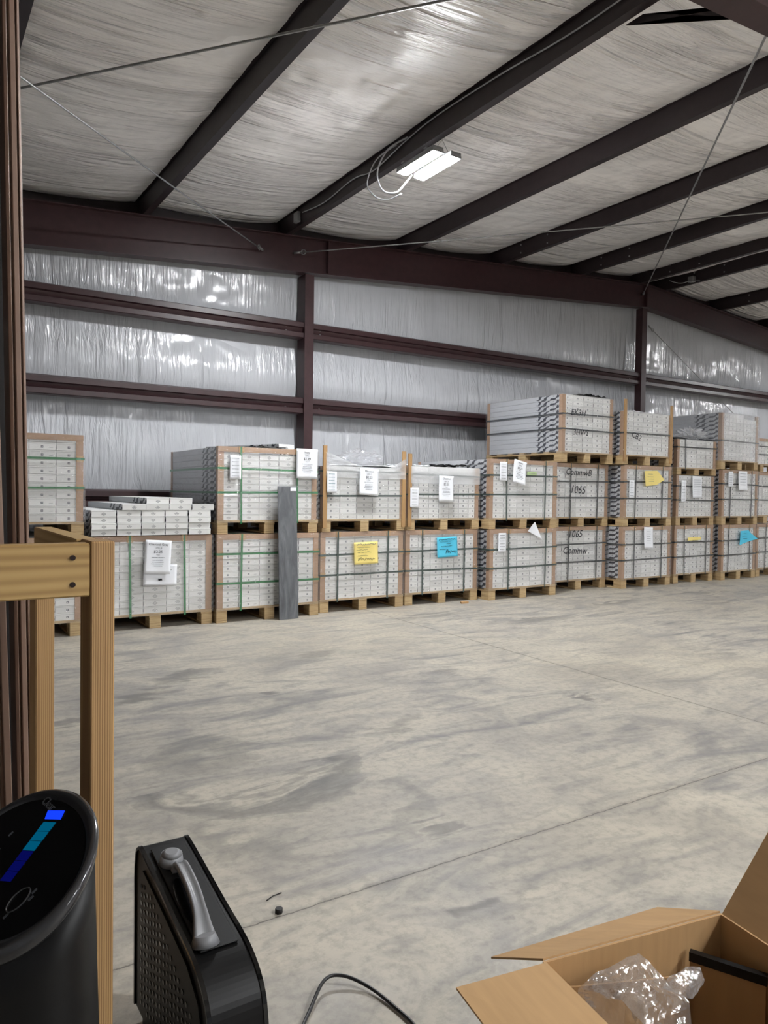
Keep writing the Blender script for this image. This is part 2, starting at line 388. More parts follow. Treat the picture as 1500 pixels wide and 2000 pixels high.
# wall insulation facing: bellied panels between the girts
girt_z = [(1.01, 1.20), (2.15, 2.35), (3.06, 3.265)]
def wall_sheet(name, u0, u1, place, top, levels):
    b = bmesh.new(); nu = int((u1-u0)/.09); rows = []
    zs = []
    for a, c in zip(levels, levels[1:]):
        n = max(6, int((c-a)/.07))
        for i in range(n): zs.append((a+(c-a)*i/n, i/n))
    zs.append((levels[-1], 0))
    for j, (z, t) in enumerate(zs):
        row = []
        for i in range(nu+1):
            u = u0+(u1-u0)*i/nu; zz = min(z, 99)
            s = math.sin(PI*t) if t else 0
            bel = (.055*s+.022*math.sin(2*PI*t))*(.85+.5*noise.noise(Vector((u*.8, z*.3, 1)))) if t else 0
            bel += .006*noise.noise(Vector((u*6.5, z*.7, 5)))*s**.5 if s > 0 else 0
            row.append(b.verts.new(place(u, zz*top(u)/levels[-1] if zz > 3.4 else zz, bel)))
        rows.append(row)
    for r, s in zip(rows, rows[1:]):
        for i in range(nu): b.faces.new((r[i], r[i+1], s[i+1], s[i])).smooth = True
    me = bpy.data.meshes.new(name); b.to_mesh(me); b.free(); me.materials.append(M['wall_vinyl'])
    return struct(link(name, me))
LV = [0, 1.1, 2.25, 3.16, 4.0]
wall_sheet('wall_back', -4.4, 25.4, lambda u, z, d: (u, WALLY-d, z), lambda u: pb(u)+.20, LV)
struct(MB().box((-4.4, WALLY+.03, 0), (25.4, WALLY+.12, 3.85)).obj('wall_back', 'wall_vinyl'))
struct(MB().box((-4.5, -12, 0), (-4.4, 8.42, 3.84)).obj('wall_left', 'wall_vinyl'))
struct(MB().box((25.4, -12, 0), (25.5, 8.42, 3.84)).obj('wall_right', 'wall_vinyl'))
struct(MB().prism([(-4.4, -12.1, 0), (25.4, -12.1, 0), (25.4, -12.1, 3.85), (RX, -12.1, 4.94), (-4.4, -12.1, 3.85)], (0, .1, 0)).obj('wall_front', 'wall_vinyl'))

for xa, xb in ((-4.3, RX), (RX, 25.3)):  # dark strips painting in the shade above the rafter, between the purlins
    struct(MB().prism([(xa, 8.37, pb(xa)-.05), (xb, 8.37, pb(xb)-.05), (xb, 8.37, pb(xb)+.19), (xa, 8.37, pb(xa)+.19)], (0, .006, 0)).obj('shade_strip_1' if xa < 0 else 'shade_strip_2', 'purlin'))
# girts between the end wall columns
def girt(x0, x1, z0, z1, label):
    yf = 8.175; h = z1-z0
    prof = [(yf+.05, z1), (yf, z1-.02), (yf, z1-.075), (yf+.028, z1-.085), (yf+.05, z0+.075), (yf, z0+.06), (yf, z0+.008), (yf+.012, z0), (8.33, z0), (8.33, z0+.01), (yf+.1, z0+.012), (yf+.1, z1-.012), (8.33, z1-.01), (8.33, z1)]
    o = MB().prism([(x0, y, z) for y, z in prof], (x1-x0, 0, 0)).obj('wall_girt', 'girt')
    tag(o, label, 'girt', None); return o
spans = [(-4.3, 4.124, 'left of the middle column'), (4.142, 10.354, 'between the two visible columns'), (10.372, 16.6, 'right of the ridge column')]
for (a, b_, wh) in spans:
    for (z0, z1), nm in zip(girt_z, ('lowest dark red wall girt, just above pallet height', 'middle dark red wall girt', 'upper dark red wall girt, nearest the sloping rafter')):
        g = girt(a, b_, z0, z1, nm+', bay '+wh)
        for zz in ((z0+z1)/2+.02, (z0+z1)/2-.03):
            for xx in (a+.22, b_-.22):
                if xx > -4: MB().cyl((xx, 8.222, zz), (xx, 8.205, zz), .010, 8).obj('bolt', 'galv', g)

def column(xl, xr, dep, ztop, label):
    t = thing('steel_column', (xl, 8.15, 0), label, 'column'); w_ = xr-xl
    MB().box((0, 0, 0), (w_, .010, ztop)).obj('front_flange', 'steel', t)
    MB().box((0, dep-.010, 0), (w_, dep, ztop)).obj('rear_flange', 'steel', t)
    MB().box((.0, .010, 0), (.016, dep-.010, ztop)).obj('web', 'steel', t)
    MB().box((-.02, -.02, 0), (w_+.02, dep+.02, .015)).obj('base_plate', 'steel', t)
    return t
column(4.125, 4.245, .20, 3.825, 'dark red steel column rising behind the pallets left of the middle')
column(10.355, 10.475, .13, 4.32, 'dark red steel column under the roof ridge, right side')
column(16.6, 16.75, .2, 3.84, 'dark red steel column beyond the right edge of the view')

def rafter(y, zb, zt, label, hw, seams):
    # I-beam following both roof slopes; zb/zt give the bottom and top heights at x
    t = thing('roof_rafter', (RX, y, 0), label, 'rafter')
    for x0, x1 in ((-4.3, RX), (RX, 25.3)):
        def V(x, dy, z): return (x-RX, dy, z)
        def slab(za0, za1, zc0, zc1, d0, d1, nm):
            MB().prism([V(x0, d0, za0), V(x1, d0, za1), V(x1, d0, zc1), V(x0, d0, zc0)], (0, d1-d0, 0)).obj(nm, 'steel', t)
        slab(zb(x0)+.01, zb(x1)+.01, zt(x0)-.01, zt(x1)-.01, -.006, .006, 'web')
        slab(zb(x0), zb(x1), zb(x0)+.012, zb(x1)+.012, -hw, hw, 'bottom_flange')
        slab(zt(x0)-.012, zt(x1)-.012, zt(x0), zt(x1), -hw, hw, 'top_flange')
    for sx in seams:
        MB().box((sx-RX-.008, -hw+.01, zb(sx)+.012), (sx-RX+.008, -.006, zt(sx)-.012)).obj('splice_plate', 'steel', t)
    return t
refl = lambda x: x if x <= RX else 2*RX-x
rafter(8.225, lambda x: 3.515+.0793*refl(x), lambda x: pb(x)-.002, 'long dark red rafter sloping along the top of the end wall', .075, [4.45, RX-.012])
rafter(2.25, lambda x: 3.37+.08*refl(x), lambda x: pb(x)-.002, 'deep dark red frame rafter crossing at the upper right corner', .08, [])

def purlin(i, x, label):
    z = pb(x+.03); t = thing('roof_purlin', (x, 0, z), label, 'purlin', 'roof purlins')
    y0, y1 = -11.9, 8.40
    sgn = 1 if x < RX else 1
    sec = [(-.0015, 0), (.068, 0), (.068, .018), (.064, .018), (.064, .004), (.0025, .004), (.0025, .196), (.0025, .2), (-.064, .2), (-.064, .196), (-.0015, .196)]
    MB().prism([(a, y0, b) for a, b in sec], (0, y1-y0, 0)).obj('zee_section', 'purlin', t)
    return t
names = ['first purlin hidden far left', 'second purlin at far left behind the jamb', 'purlin just out of view at the top left',
 'leftmost dark purlin in view, running from the rafter to the top edge', 'dark purlin carrying the lit lamp and its conduit', 'dark purlin immediately right of the lit lamp',
 'fourth dark purlin from the left, lower right of the lamp', 'fifth dark purlin from the left, with bolt pairs near the rafter', 'dark ridge purlin just left of the peak', 'dark ridge purlin just right of the peak with junction box',
 'first dark purlin beyond the ridge at the right edge', 'second purlin beyond the ridge at the right edge']
P = []
for i, x in enumerate(purl_x[:14]):
    P.append(purlin(i, x, names[i] if i < len(names) else 'purlin outside the view on the far roof slope, %s' % ('nearer the ridge' if i == 12 else 'further from the ridge')))
for i, ys in ((6, (7.755, 7.25)), (7, (7.755, 7.24)), (8, (7.6, 7.08)), (9, (7.6, 7.07)), (10, (7.6, 7.1))):
    for y in ys:
        for zz in (.045, .155):
            MB().cyl((-.002, y, zz), (-.012, y, zz), .011, 8).obj('bolt', 'galv', P[i])
# flange brace from the lamp purlin to the frame rafter
b = MB(); p, q = Vector((3.96, 3.24, 4.25)), Vector((3.96, 2.33, 3.70+.02))
b.prism([(3.955, 3.30, 4.245), (3.955, 3.16, 4.245), (3.955, 2.335, 3.80), (3.955, 2.335, 3.885)], (.005, 0, 0))
b.prism([(3.9605, 3.20, 4.250), (3.9605, 3.16, 4.246), (3.9605, 2.335, 3.801), (3.9605, 2.335, 3.806)], (.04, 0, 0))
tag(b.obj('flange_brace', 'purlin'), 'short dark red angle brace from purlin to the near rafter, top right', 'brace')

# eave / closure strips of roof edge
def rod(p, q, r, label, eyes=True, sag=.0):
    p = Vector(p); q = Vector(q); pts = [p.lerp(q, i/16)-Vector((0, 0, sag*4*(i/16)*(1-i/16))) for i in range(17)]
    t = thing('brace_rod', tuple(p), label, 'brace rod'); z = [Vector(x)-p for x in pts]
    MB().tube(z, r, 8).obj('rod', 'galv', t)
    d = (q-p).normalized()
    MB().cyl(d*.02, d*.10, r*2.2, 8).obj('turnbuckle', 'galv', t)
    tor = bmesh.new(); u = d; v = Vector((0, 0, 1)).cross(d).normalized(); wv = u.cross(v); R0 = .028; r0 = .006
    rr = []
    for i in range(16):
        a = 2*PI*i/16; c = d*.135+(u*math.cos(a)+wv*math.sin(a))*R0
        rr.append([tor.verts.new(c+((u*math.cos(a)+wv*math.sin(a))*math.cos(2*PI*k/6)+v*math.sin(2*PI*k/6))*r0) for k in range(6)])
    for i in range(16):
        for k in range(6): tor.faces.new((rr[i][k], rr[i][(k+1) % 6], rr[(i+1) % 16][(k+1) % 6], rr[(i+1) % 16][k])).smooth = True
    me = bpy.data.meshes.new('eye'); tor.to_mesh(me); tor.free(); me.materials.append(M['galv']); link('eye', me, t)
rod((3.60, 8.205, 4.02), (-2.30, 2.27, 3.58), .007, 'thin steel brace rod from the rafter left of the middle column to the upper left', sag=.03)
rod((-1.83, 8.205, 3.615), (3.56, 2.27, 4.01), .008, 'thin dark brace rod crossing the top left of the ceiling', sag=.0)
rod((3.975, 8.205, 4.058), (10.72, 2.27, 4.54), .007, 'long thin brace rod from the middle rafter rising rightwards', sag=.02)
rod((10.42, 8.205, 4.56), (4.08, 2.27, 4.03), .008, 'steep thin brace rod from the roof peak to the upper right', sag=.0)
rod((10.75, 8.345, 4.12), (13.45, 8.345, 2.72), .006, 'thin wall brace rod slanting down right of the ridge column')

# ---------------------------------------------------------------- lamps
def make_lamp(loc, label):
    t = thing('high_bay_lamp', loc, label, 'ceiling lamp', 'LED high bay lamps under the purlins')
    for s in (-1, 1):
        c = s*.095
        h = MB(); h.box((c-.056, -.275, .02), (c+.056, .275, .045)); h.bevel(.004)
        for x in (c-.054, c+.054): h.box((x-.002, -.275, -.003), (x+.002, .275, .0198))
        for y in (-.273, .273): h.box((c-.0515, y-.002, -.003), (c+.0515, y+.002, .0198))
        h.obj('housing', 'grey_plastic', t)
        p = MB(); p.box((c-.038, -.25, -.018), (c+.038, .25, .019)); p.bevel(.006, 2); p.obj('led_panel', 'led', t)
    d = MB()
    for y in (-.17, .17): d.box((-.16, y-.02, .046), (.16, y+.02, .056))
    d.obj('cross_bar', 'grey_plastic', t)
    for y in (-.2, .2):
        k = MB(); k.tube([(-.07, y, .055), (0, y, .15), (.07, y, .055)], .0025, 6); k.obj('hanger', 'galv', t)
    return t
def copy_tree(o, parent=None):
    c = o.copy(); COL.objects.link(c); c.parent = parent
    for ch in list(o.children): copy_tree(ch, c)
    return c
lamp = make_lamp((3.925, 5.40, 4.085), 'lit twin-panel LED high bay lamp hung below the purlin')
lamp_spots = [(3.95, -.9), (3.95, -7.2), (11.0, 0.3), (11.0, -6.6), (16.6, 5.2), (16.6, -1.2), (3.95, -4.0)]
lamp_i = 0; lamp_where = ['above and behind the camera', 'far behind the camera near the front wall', 'right of the camera under the ridge', 'behind and right under the ridge', 'on the far right slope near the end wall', 'on the far right slope level with the camera', 'between the two lamps behind the camera']
for x, y in lamp_spots:
    c = copy_tree(lamp); c.location = (x, y, pb(x)-.17); c['label'] = 'LED high bay lamp outside the view, %s' % lamp_where[lamp_i]; lamp_i += 1
# cable and conduit on the lamp purlin
cx = 3.875
pts = [(cx-.012, 8.0, 4.36)]+[(cx-.012, 7.9-.32*k, 4.34+.035*math.sin(k*1.1)) for k in range(0, 7)]+[(cx-.012, 5.75, 4.36)]
run = spline([(cx-.014, 7.72, 4.37), (cx-.014, 7.2, 4.32), (cx-.014, 6.6, 4.36), (cx-.014, 6.2, 4.31), (cx-.014, 5.7, 4.38), (cx-.014, 5.2, 4.42), (cx-.014, 4.4, 4.40), (cx-.014, 3.6, 4.35), (cx-.014, 2.6, 4.38)], 6)
tag(MB().tube(run, .006, 6).obj('power_cable', 'white_cable'), 'thin pale power cable clipped along the lamp purlin', 'cable')
loop = spline([(cx-.02, 5.62, 4.40), (cx-.08, 5.86, 4.36), (cx-.10, 6.0, 4.20), (cx-.05, 5.98, 4.04), (cx+.0, 5.83, 3.98), (cx+.04, 5.72, 4.05), (cx+.06, 5.66, 4.10)], 8)
tag(MB().tube(loop, .008, 8).obj('lamp_whip', 'white_cable'), 'white cable loop feeding the lit lamp, inner of two loops', 'cable', )
loop2 = spline([(cx-.02, 5.80, 4.40), (cx-.08, 6.05, 4.34), (cx-.10, 6.18, 4.16), (cx-.06, 6.10, 4.02), (cx+.0, 5.98, 3.96), (cx+.04, 5.80, 3.97)], 8)
tag(MB().tube(loop2, .006, 8).obj('lamp_whip', 'white_cable'), 'grey cable loop hanging beside the lit lamp, outer of two loops', 'cable')
jb = MB(); jb.box((cx-.05, 7.78, 4.285), (cx-.004, 7.88, 4.40)); jb.bevel(.005)
tag(jb.obj('junction_box', 'galv'), 'small grey junction box on the lamp purlin near the rafter', 'junction box')
t = thing('cable_junction', (10.86, 7.6, 4.70), 'small grey junction box with short cables at the roof peak', 'junction box')
k = MB(); k.box((-.04, -.05, 0), (.04, .05, .09)); k.bevel(.005); k.obj('box', 'galv', t)
MB().tube(spline([(-.3, .2, .02), (-.15, .1, -.02), (0, 0, .03), (.1, -.15, .02), (.2, -.3, .04)], 5), .006, 6).obj('cable', 'galv', t)

# ---------------------------------------------------------------- pallet loads
random.seed(7)
CM = {}
def carton_mesh(w_, h_, L, style):
    key = (round(w_, 3), round(h_, 3), L, style)
    if key in CM: return CM[key]
    g = .0009; b = MB(); b.box((-w_/2+g*.5, 0, g), (w_/2-g*.5, L, h_-g)); b.bevel(.0018)
    # lid flap seam across the front
    b.box((-w_/2+g+.004, -.0008, h_*.80), (w_/2-g-.004, .0002, h_*.80+.0013), 2)
    if style == 'diamond':
        r = h_*.25; t = .0035
        for s1 in (-1, 1):
            for s2 in (-1, 1):
                b.prism([(s1*r*1.5, -.001, h_*.42), (s1*(r*1.5-t*1.4), -.001, h_*.42), (0, -.001, h_*.42+s2*(r-t)), (0, -.001, h_*.42+s2*r)], (0, .0012, 0), 1)
        b.box((-r*.6, -.001, h_*.42-.002), (r*.6, .0002, h_*.42+.002), 1)
    else:
        r = h_*.14
        b.box((-w_*.02-r, -.001, h_*.42-r), (-w_*.02+r, .0002, h_*.42+r), 3)
        b.box((-w_*.02-r*.3, -.0014, h_*.42-r*.4), (-w_*.02+r*.5, .0002, h_*.42+r*.4), 0)
        b.box((w_*.24, -.001, h_*.34), (w_*.38, .0002, h_*.38), 1)
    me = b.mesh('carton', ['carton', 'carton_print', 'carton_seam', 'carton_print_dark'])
    CM[key] = me; return me
PM = {}
def pallet(parent, w_, D, h_):
    key = (round(w_, 2), D, round(h_, 3))
    if key not in PM:
        b = MB(); n = 7
        for i in range(n):
            y = (D-.09)*i/(n-1); b.box((0, y, h_-.018), (w_, y+.09, h_))
        for x in (0, w_/2-.05, w_-.10): b.box((x, 0, h_-.036), (x+.10, D, h_-.0185))
        deck = b.bevel(.002).mesh('pallet', 'pallet_wood')
        bl = MB(); bl.box((0, 0, 0), (.10, .13, h_-.036-.018)); bl.bevel(.003); blk = bl.mesh('block', 'pallet_wood')
        rn = MB(); rn.box((0, 0, 0), (.10, D, .0175)); rn.bevel(.002); run_ = rn.mesh('runner', 'pallet_wood')
        PM[key] = (deck, blk, run_)
    deck, blk, run_ = PM[key]
    o = link('pallet', deck, parent)
    for x in (0, w_/2-.05, w_-.10):
        link('runner', run_, o, (x, 0, 0))
        for y in (0, D/2-.065, D-.13): link('block', blk, o, (x, y, .0178))
    return o
def film_shell(parent, w_, D, z0, z1, name='stretch_film', mat='film', top=True, seed=0):
    b = bmesh.new(); e = .007
    def grid(nu, nv, f):
        rows = [[b.verts.new(f(i/nu, j/nv)) for i in range(nu+1)] for j in range(nv+1)]
        for r, s in zip(rows, rows[1:]):
            for i in range(nu): b.faces.new((r[i], r[i+1], s[i+1], s[i])).smooth = True
    def wob(x, y, z): return .004*noise.noise(Vector((x*7+seed, y*7, z*13)))
    grid(26, 18, lambda u, v: (-e+(w_+2*e)*u, -e-.004+wob(u*w_, 0, v), z0+(z1-z0)*v))
    grid(26, 18, lambda u, v: (-e-.002+wob(3, u*D, v), -e+(D+2*e)*u, z0+(z1-z0)*v))
    grid(12, 10, lambda u, v: (w_+e+.002+wob(5, u*D, v), -e+(D+2*e)*u, z0+(z1-z0)*v))
    if top: grid(12, 12, lambda u, v: (-e+(w_+2*e)*u, -e+(D+2*e)*v, z1+.004+wob(u*w_, v*D, 2)*1.5))
    me = bpy.data.meshes.new(name); b.to_mesh(me); b.free(); me.materials.append(M[mat])
    o = link(name, me, parent); return o
def crumple(name, r, mat, seed, parent=None, loc=None, amp=.35, flat=.5, sub=4, freq=2.2):
    b = bmesh.new(); bmesh.ops.create_icosphere(b, subdivisions=sub, radius=1)
    for v in b.verts:
        d = v.co.normalized()
        a = abs(noise.noise(d*freq+Vector((seed, 0, 0)))); c = abs(noise.noise(d*freq*2.6+Vector((0, seed, 0))))
        k = 1-amp+amp*2.2*a+amp*.9*c
        v.co = Vector((d.x*r[0], d.y*r[1], max(-.0, d.z) * r[2] + (0 if d.z > 0 else d.z*r[2]*flat)))*k
    zmin = min(v.co.z for v in b.verts)
    for v in b.verts: v.co.z -= zmin
    me = bpy.data.meshes.new(name); b.to_mesh(me); b.free(); me.materials.append(M[mat])
    return link(name, me, parent, loc)
def sheet_scrap(name, w_, d_, mat, seed, loc, rz=0, amp=.02, parent=None, thick=.002):
    b = bmesh.new(); n = 14
    rows = [[b.verts.new(((i/n-.5)*w_*(1+.1*noise.noise(Vector((j*.3, seed, 0)))), (j/n-.5)*d_, amp*(1+noise.noise(Vector((i*.45, j*.45, seed)))+.5*noise.noise(Vector((i*1.1, j*.9, seed)))))) for i in range(n+1)] for j in range(n+1)]
    for r, s in zip(rows, rows[1:]):
        for i in range(n): b.faces.new((r[i], r[i+1], s[i+1], s[i])).smooth = True
    zm = min(v.co.z for v in b.verts)
    for v in b.verts: v.co.z -= zm
    me = bpy.data.meshes.new(name); b.to_mesh(me); b.free(); me.materials.append(M[mat])
    o = link(name, me, parent, loc); o.rotation_euler.z = rz
    md = o.modifiers.new('thickness', 'SOLIDIFY'); md.thickness = thick; md.offset = 1; return o

def load(x0, x1, yf, z0, pz, gh, cols, rows, label, strap='dark_strap', vs=(.26, .76), hs=(.36, .68), wrap=1, style='square', D=1.40,
         corners=(1, 1, 1, 1), topboard=True, missing=(), posts=(), group='wrapped pallets of tile cartons along the end wall'):
    """x0..x1 width, yf front, z0 base height, pz top of pallet, gh top of goods"""
    w_ = x1-x0; t = thing('tile_pallet', (x0, yf, z0), label, 'pallet of tiles', group)
    ph = pz-z0; pallet(t, w_, D, ph); H_ = gh-z0
    gx0, gx1 = .012, w_-.012; cw = (gx1-gx0)/cols; ch = (H_-ph)/rows
    me = carton_mesh(cw, ch, D-.03, style)
    for r in range(rows):
        for c in range(cols):
            if (r, c) in missing: continue
            o = link('carton', me, t, (gx0+cw*(c+.5), .012+random.uniform(-.002, .002), ph+ch*r)); 
    # corner boards
    T = .004; wd = .055
    for (cxn, cyn), on in zip(((0, 0), (1, 0), (0, 1), (1, 1)), corners):
        if not on: continue
        X_ = .006 if cxn == 0 else w_-.006; Y_ = .006 if cyn == 0 else D-.006; sx = 1 if cxn == 0 else -1; sy = 1 if cyn == 0 else -1
        b = MB(); e = H_-.002
        b.prism([(X_, Y_, ph+.002), (X_+sx*wd, Y_, ph+.002), (X_+sx*wd, Y_+sy*T, ph+.002), (X_+sx*T, Y_+sy*T, ph+.002), (X_+sx*T, Y_+sy*wd, ph+.002), (X_, Y_+sy*wd, ph+.002)], (0, 0, e-ph))
        b.obj('corner_board', 'edge_board', t)
    for (px, top) in posts:
        b = MB(); b.box((px, -.016, ph*.3), (px+.045, .003, top-z0)); b.bevel(.002); b.obj('wooden_post', 'pine_z', t)
    if topboard:
        b = MB(); b.prism([(.006, .001, H_-.045), (.006, .001, H_+.003), (.006, .055, H_+.003), (.006, .055, H_), (.006, .004, H_), (.006, .004, H_-.045)], (w_-.012, 0, 0))
        b.obj('edge_board', 'edge_board', t)
    # straps
    sw = .0095; s0 = -.0025; th = .0016
    for f in vs:
        x = w_*f; lean = random.uniform(-.015, .015)
        b = MB(); zt = H_+.003
        b.prism([(x-sw+lean, s0, ph-.03), (x+sw+lean, s0, ph-.03), (x+sw, s0, zt), (x-sw, s0, zt)], (0, -th, 0))
        b.box((x-sw, s0-th, zt), (x+sw, D, zt+th)); b.box((x-sw, D-.002, ph-.03), (x+sw, D, zt))
        s_ = b.obj('strap', strap, t)
        if topboard:
            g = MB(); g.prism([(x-.022, -.004, H_-.05), (x-.022, -.004, H_+.006), (x-.022, .06, H_+.006), (x-.022, .06, H_+.003), (x-.022, -.001, H_+.003), (x-.022, -.001, H_-.05)], (.018, 0, 0))
            g.prism([(x+.010, -.004, H_-.05), (x+.010, -.004, H_+.006), (x+.010, .06, H_+.006), (x+.010, .06, H_+.003), (x+.010, -.001, H_+.003), (x+.010, -.001, H_-.05)], (.018, 0, 0))
            g.obj('strap_guard', 'cardboard', t)
    for f in hs:
        z = ph+(H_-ph)*f; dz = random.uniform(-.012, .012)
        b = MB()
        b.prism([(0, -.0045, z-sw), (w_, -.0045, z+dz-sw), (w_, -.0045, z+dz+sw), (0, -.0045, z+sw)], (0, -th, 0))
        b.prism([(-.001, -.006, z-sw), (-.001, D, z-sw), (-.001, D, z+sw), (-.001, -.006, z+sw)], (th*-1, 0, 0))
        b.prism([(w_+.001, -.006, z+dz-sw), (w_+.001, D, z+dz-sw), (w_+.001, D, z+dz+sw), (w_+.001, -.006, z+dz+sw)], (th, 0, 0))
        b.obj('strap', strap, t)
        for X_, dd in ((.004, 0), (w_-.060, dz)):
            g = MB()
            for k in (-.024, .012): g.box((X_, -.0042, z+dd+k), (X_+.056, -.001, z+dd+k+.012))
            g.obj('strap_guard', 'cardboard', t)
    if wrap:
        film_shell(t, w_, D, ph-.02, H_+.002, seed=x0*3+z0*7, top=wrap > 1)
    return t

G1, G2, G3 = .80, 1.60, 2.43
B = {}
B['B0'] = load(.25, 1.27, 6.46, 0, .13, .80, 5, 11, 'bottom pallet at far left, seen between the wooden posts', 'green_strap', style='square')
B['T0'] = load(.26, 1.285, 6.50, .806, .93, 1.635, 5, 11, 'upper pallet at far left beside the brown jamb', 'green_strap', vs=(.2, .52), hs=(.38, .72), wrap=2)
B['B1'] = load(1.36, 2.385, 6.50, 0, .13, .80, 5, 11, 'bottom pallet with loose cartons on top and Charcoal Grey sign', 'green_strap', vs=(.285, .745), hs=(), style='diamond', wrap=1)
B['B2'] = load(2.41, 3.45, 6.46, 0, .13, .80, 5, 12, 'bottom pallet behind the leaning grey plank', 'green_strap', vs=(.23, .72), hs=(.34, .74), style='square')
B['T2'] = load(2.415, 3.43, 6.47, .806, .93, 1.60, 5, 12, 'upper pallet above the leaning grey plank, green straps', 'green_strap', vs=(.22, .78), hs=(.38, .71), style='diamond', missing=((11, 2), (11, 3)))
B['B3'] = load(3.50, 4.50, 6.53, 0, .13, .80, 5, 11, 'bottom pallet with the square yellow note', 'dark_strap', vs=(.20, .80), hs=(.36, .66))
B['T3'] = load(3.51, 4.50, 6.52, .806, .93, 1.46, 5, 9, 'upper pallet with two tall wooden posts and sagging milky film', 'dark_strap', vs=(), hs=(.44, .90), wrap=1, topboard=False, posts=((.0, 1.66), (.945, 1.64)))
B['B4'] = load(4.53, 5.53, 6.54, 0, .13, .80, 6, 11, 'bottom pallet with the square blue note', 'dark_strap', vs=(.22, .80), hs=(.36, .67))
B['T4'] = load(4.54, 5.53, 6.53, .806, .93, 1.49, 7, 10, 'upper pallet with one wooden post and black plastic on top', 'dark_strap', vs=(), hs=(.46, .85), wrap=1, topboard=False, posts=((.0, 1.62),))
B['B5'] = load(5.60, 6.66, 6.42, 0, .13, .80, 5, 11, 'bottom pallet in tight shiny film beneath a white paper triangle', 'dark_strap', vs=(.27, .83), hs=(.34, .66), wrap=1)
B['T5'] = load(5.60, 6.67, 6.44, .806, .93, 1.60, 5, 11, 'upper pallet in shiny film with a drooping white sign', 'dark_strap', vs=(.24, .82), hs=(.40, .73), wrap=1)
B['B6'] = load(6.78, 7.80, 6.64, 0, .13, .80, 5, 11, 'bottom pallet marked 1065 in handwriting', 'black_strap', vs=(.32, .82), hs=(.34, .67), wrap=1)
B['T6'] = load(6.80, 7.80, 6.62, .806, .93, 1.60, 5, 11, 'middle pallet marked with two lines of handwriting', 'black_strap', vs=(.30, .80), hs=(.36, .66), wrap=1)
B['U6'] = load(6.80, 7.73, 6.50, 1.61, 1.74, 2.44, 5, 11, 'topmost tall pallet showing its dark veined left side', 'black_strap', vs=(), hs=(.40, .66), wrap=2, topboard=False)
B['B7'] = load(7.85, 8.85, 6.42, 0, .13, .80, 5, 11, 'bottom pallet right of the veined stack, white sheet hanging at its top', 'black_strap', vs=(.24, .80), hs=(.35, .66), wrap=1)
B['T7'] = load(7.86, 8.84, 6.42, .806, .93, 1.60, 5, 11, 'middle pallet with a yellow note folded to a point', 'black_strap', vs=(.24, .80), hs=(.36, .68), wrap=1)
B['U7'] = load(7.83, 8.82, 6.42, 1.61, 1.74, 2.30, 5, 9, 'topmost pallet held by two tall wooden posts', 'black_strap', vs=(), hs=(.50,), wrap=2, topboard=False, posts=((.0, 2.45), (.945, 2.43)))
B['B8'] = load(8.98, 9.88, 6.46, 0, .13, .80, 5, 11, 'bottom pallet with a thin yellow paper slip', 'black_strap', vs=(.24, .80), hs=(.35, .66), wrap=1)
B['T8'] = load(9.0, 9.87, 6.46, .806, .93, 1.50, 5, 10, 'middle pallet of the low three-high stack near the right', 'black_strap', vs=(), hs=(.40, .74), wrap=1, topboard=False)
B['U8'] = load(9.0, 9.90, 6.46, 1.51, 1.61, 2.00, 4, 6, 'short topmost pallet under a tangle of white film', 'black_strap', vs=(.2,), hs=(.72,), wrap=2, topboard=False)
B['B9'] = load(9.99, 10.86, 6.40, 0, .13, .80, 5, 11, 'bottom pallet with a blue note folded to a point', 'black_strap', vs=(.20, .80), hs=(.34, .66), wrap=1)
B['T9'] = load(9.97, 10.88, 6.40, .806, .93, 1.60, 5, 11, 'middle pallet next to the last stack at the right edge', 'black_strap', vs=(.22, .82), hs=(.36, .70), wrap=1)
B['U9'] = load(9.93, 10.86, 6.40, 1.61, 1.74, 2.42, 5, 11, 'topmost pallet at the right, wrapped in milky film', 'black_strap', vs=(), hs=(.42,), wrap=2, topboard=False, missing=((10, 3), (10, 4)))
B['B10'] = load(10.98, 11.95, 6.46, 0, .13, .80, 5, 11, 'bottom pallet cut by the right edge of the photo', 'black_strap', wrap=1)
B['T10'] = load(11.02, 11.95, 6.62, .806, .93, 1.60, 5, 11, 'middle pallet cut by the right edge of the photo', 'black_strap', wrap=1)
B['U10'] = load(11.03, 11.95, 6.70, 1.61, 1.74, 2.14, 5, 7, 'topmost pallet cut by the right edge of the photo', 'black_strap', wrap=1)

# milky film skirts on two loads
film_shell(B['U9'], .93, 1.4, .12, .80, 'milky_film', 'film_haze', True, 31)
# loose cartons stacked on the charcoal grey load
cw, ch, L = .200, .054, 1.36
me_l = carton_mesh(cw, ch, L, 'diamond')
rowsn = ['lowest', 'second', 'third', 'fourth', 'fifth', 'top']
nth = ['leftmost', 'second from left', 'middle', 'fourth from left', 'rightmost']
zb = .8085
for r in range(6):
    if r < 4: xs = [1.335+.2045*k for k in range(5)]
    elif r == 4: xs = [1.58+.201*k for k in range(4)]
    else: xs = [1.79, 1.992]
    for k, x in enumerate(xs):
        dx = random.uniform(-.006, .006)
        nm = nth[k] if r < 4 else (['leftmost', 'second from left', 'third from left', 'rightmost'][k] if r == 4 else ['left', 'right'][k])
        o = link('tile_carton', me_l, None, (x+cw/2+dx*0, 6.47+random.uniform(-.01, .01)+(.02 if r == 5 else 0), zb+ch*r+.0004))
        tag(o, '%s loose white tile carton in the %s layer on the Charcoal Grey pallet' % (nm, rowsn[r]), 'carton', 'loose tile cartons')
sc_ = sheet_scrap('black_sheet', .19, .5, 'black_film', 4, (2.285, 6.76, zb+ch*5+.002), 0, .008)  # uneven black sheet laid over the right side of the upper cartons
tag(sc_, 'thin black sheet on the loose cartons, right side', 'plastic sheet')
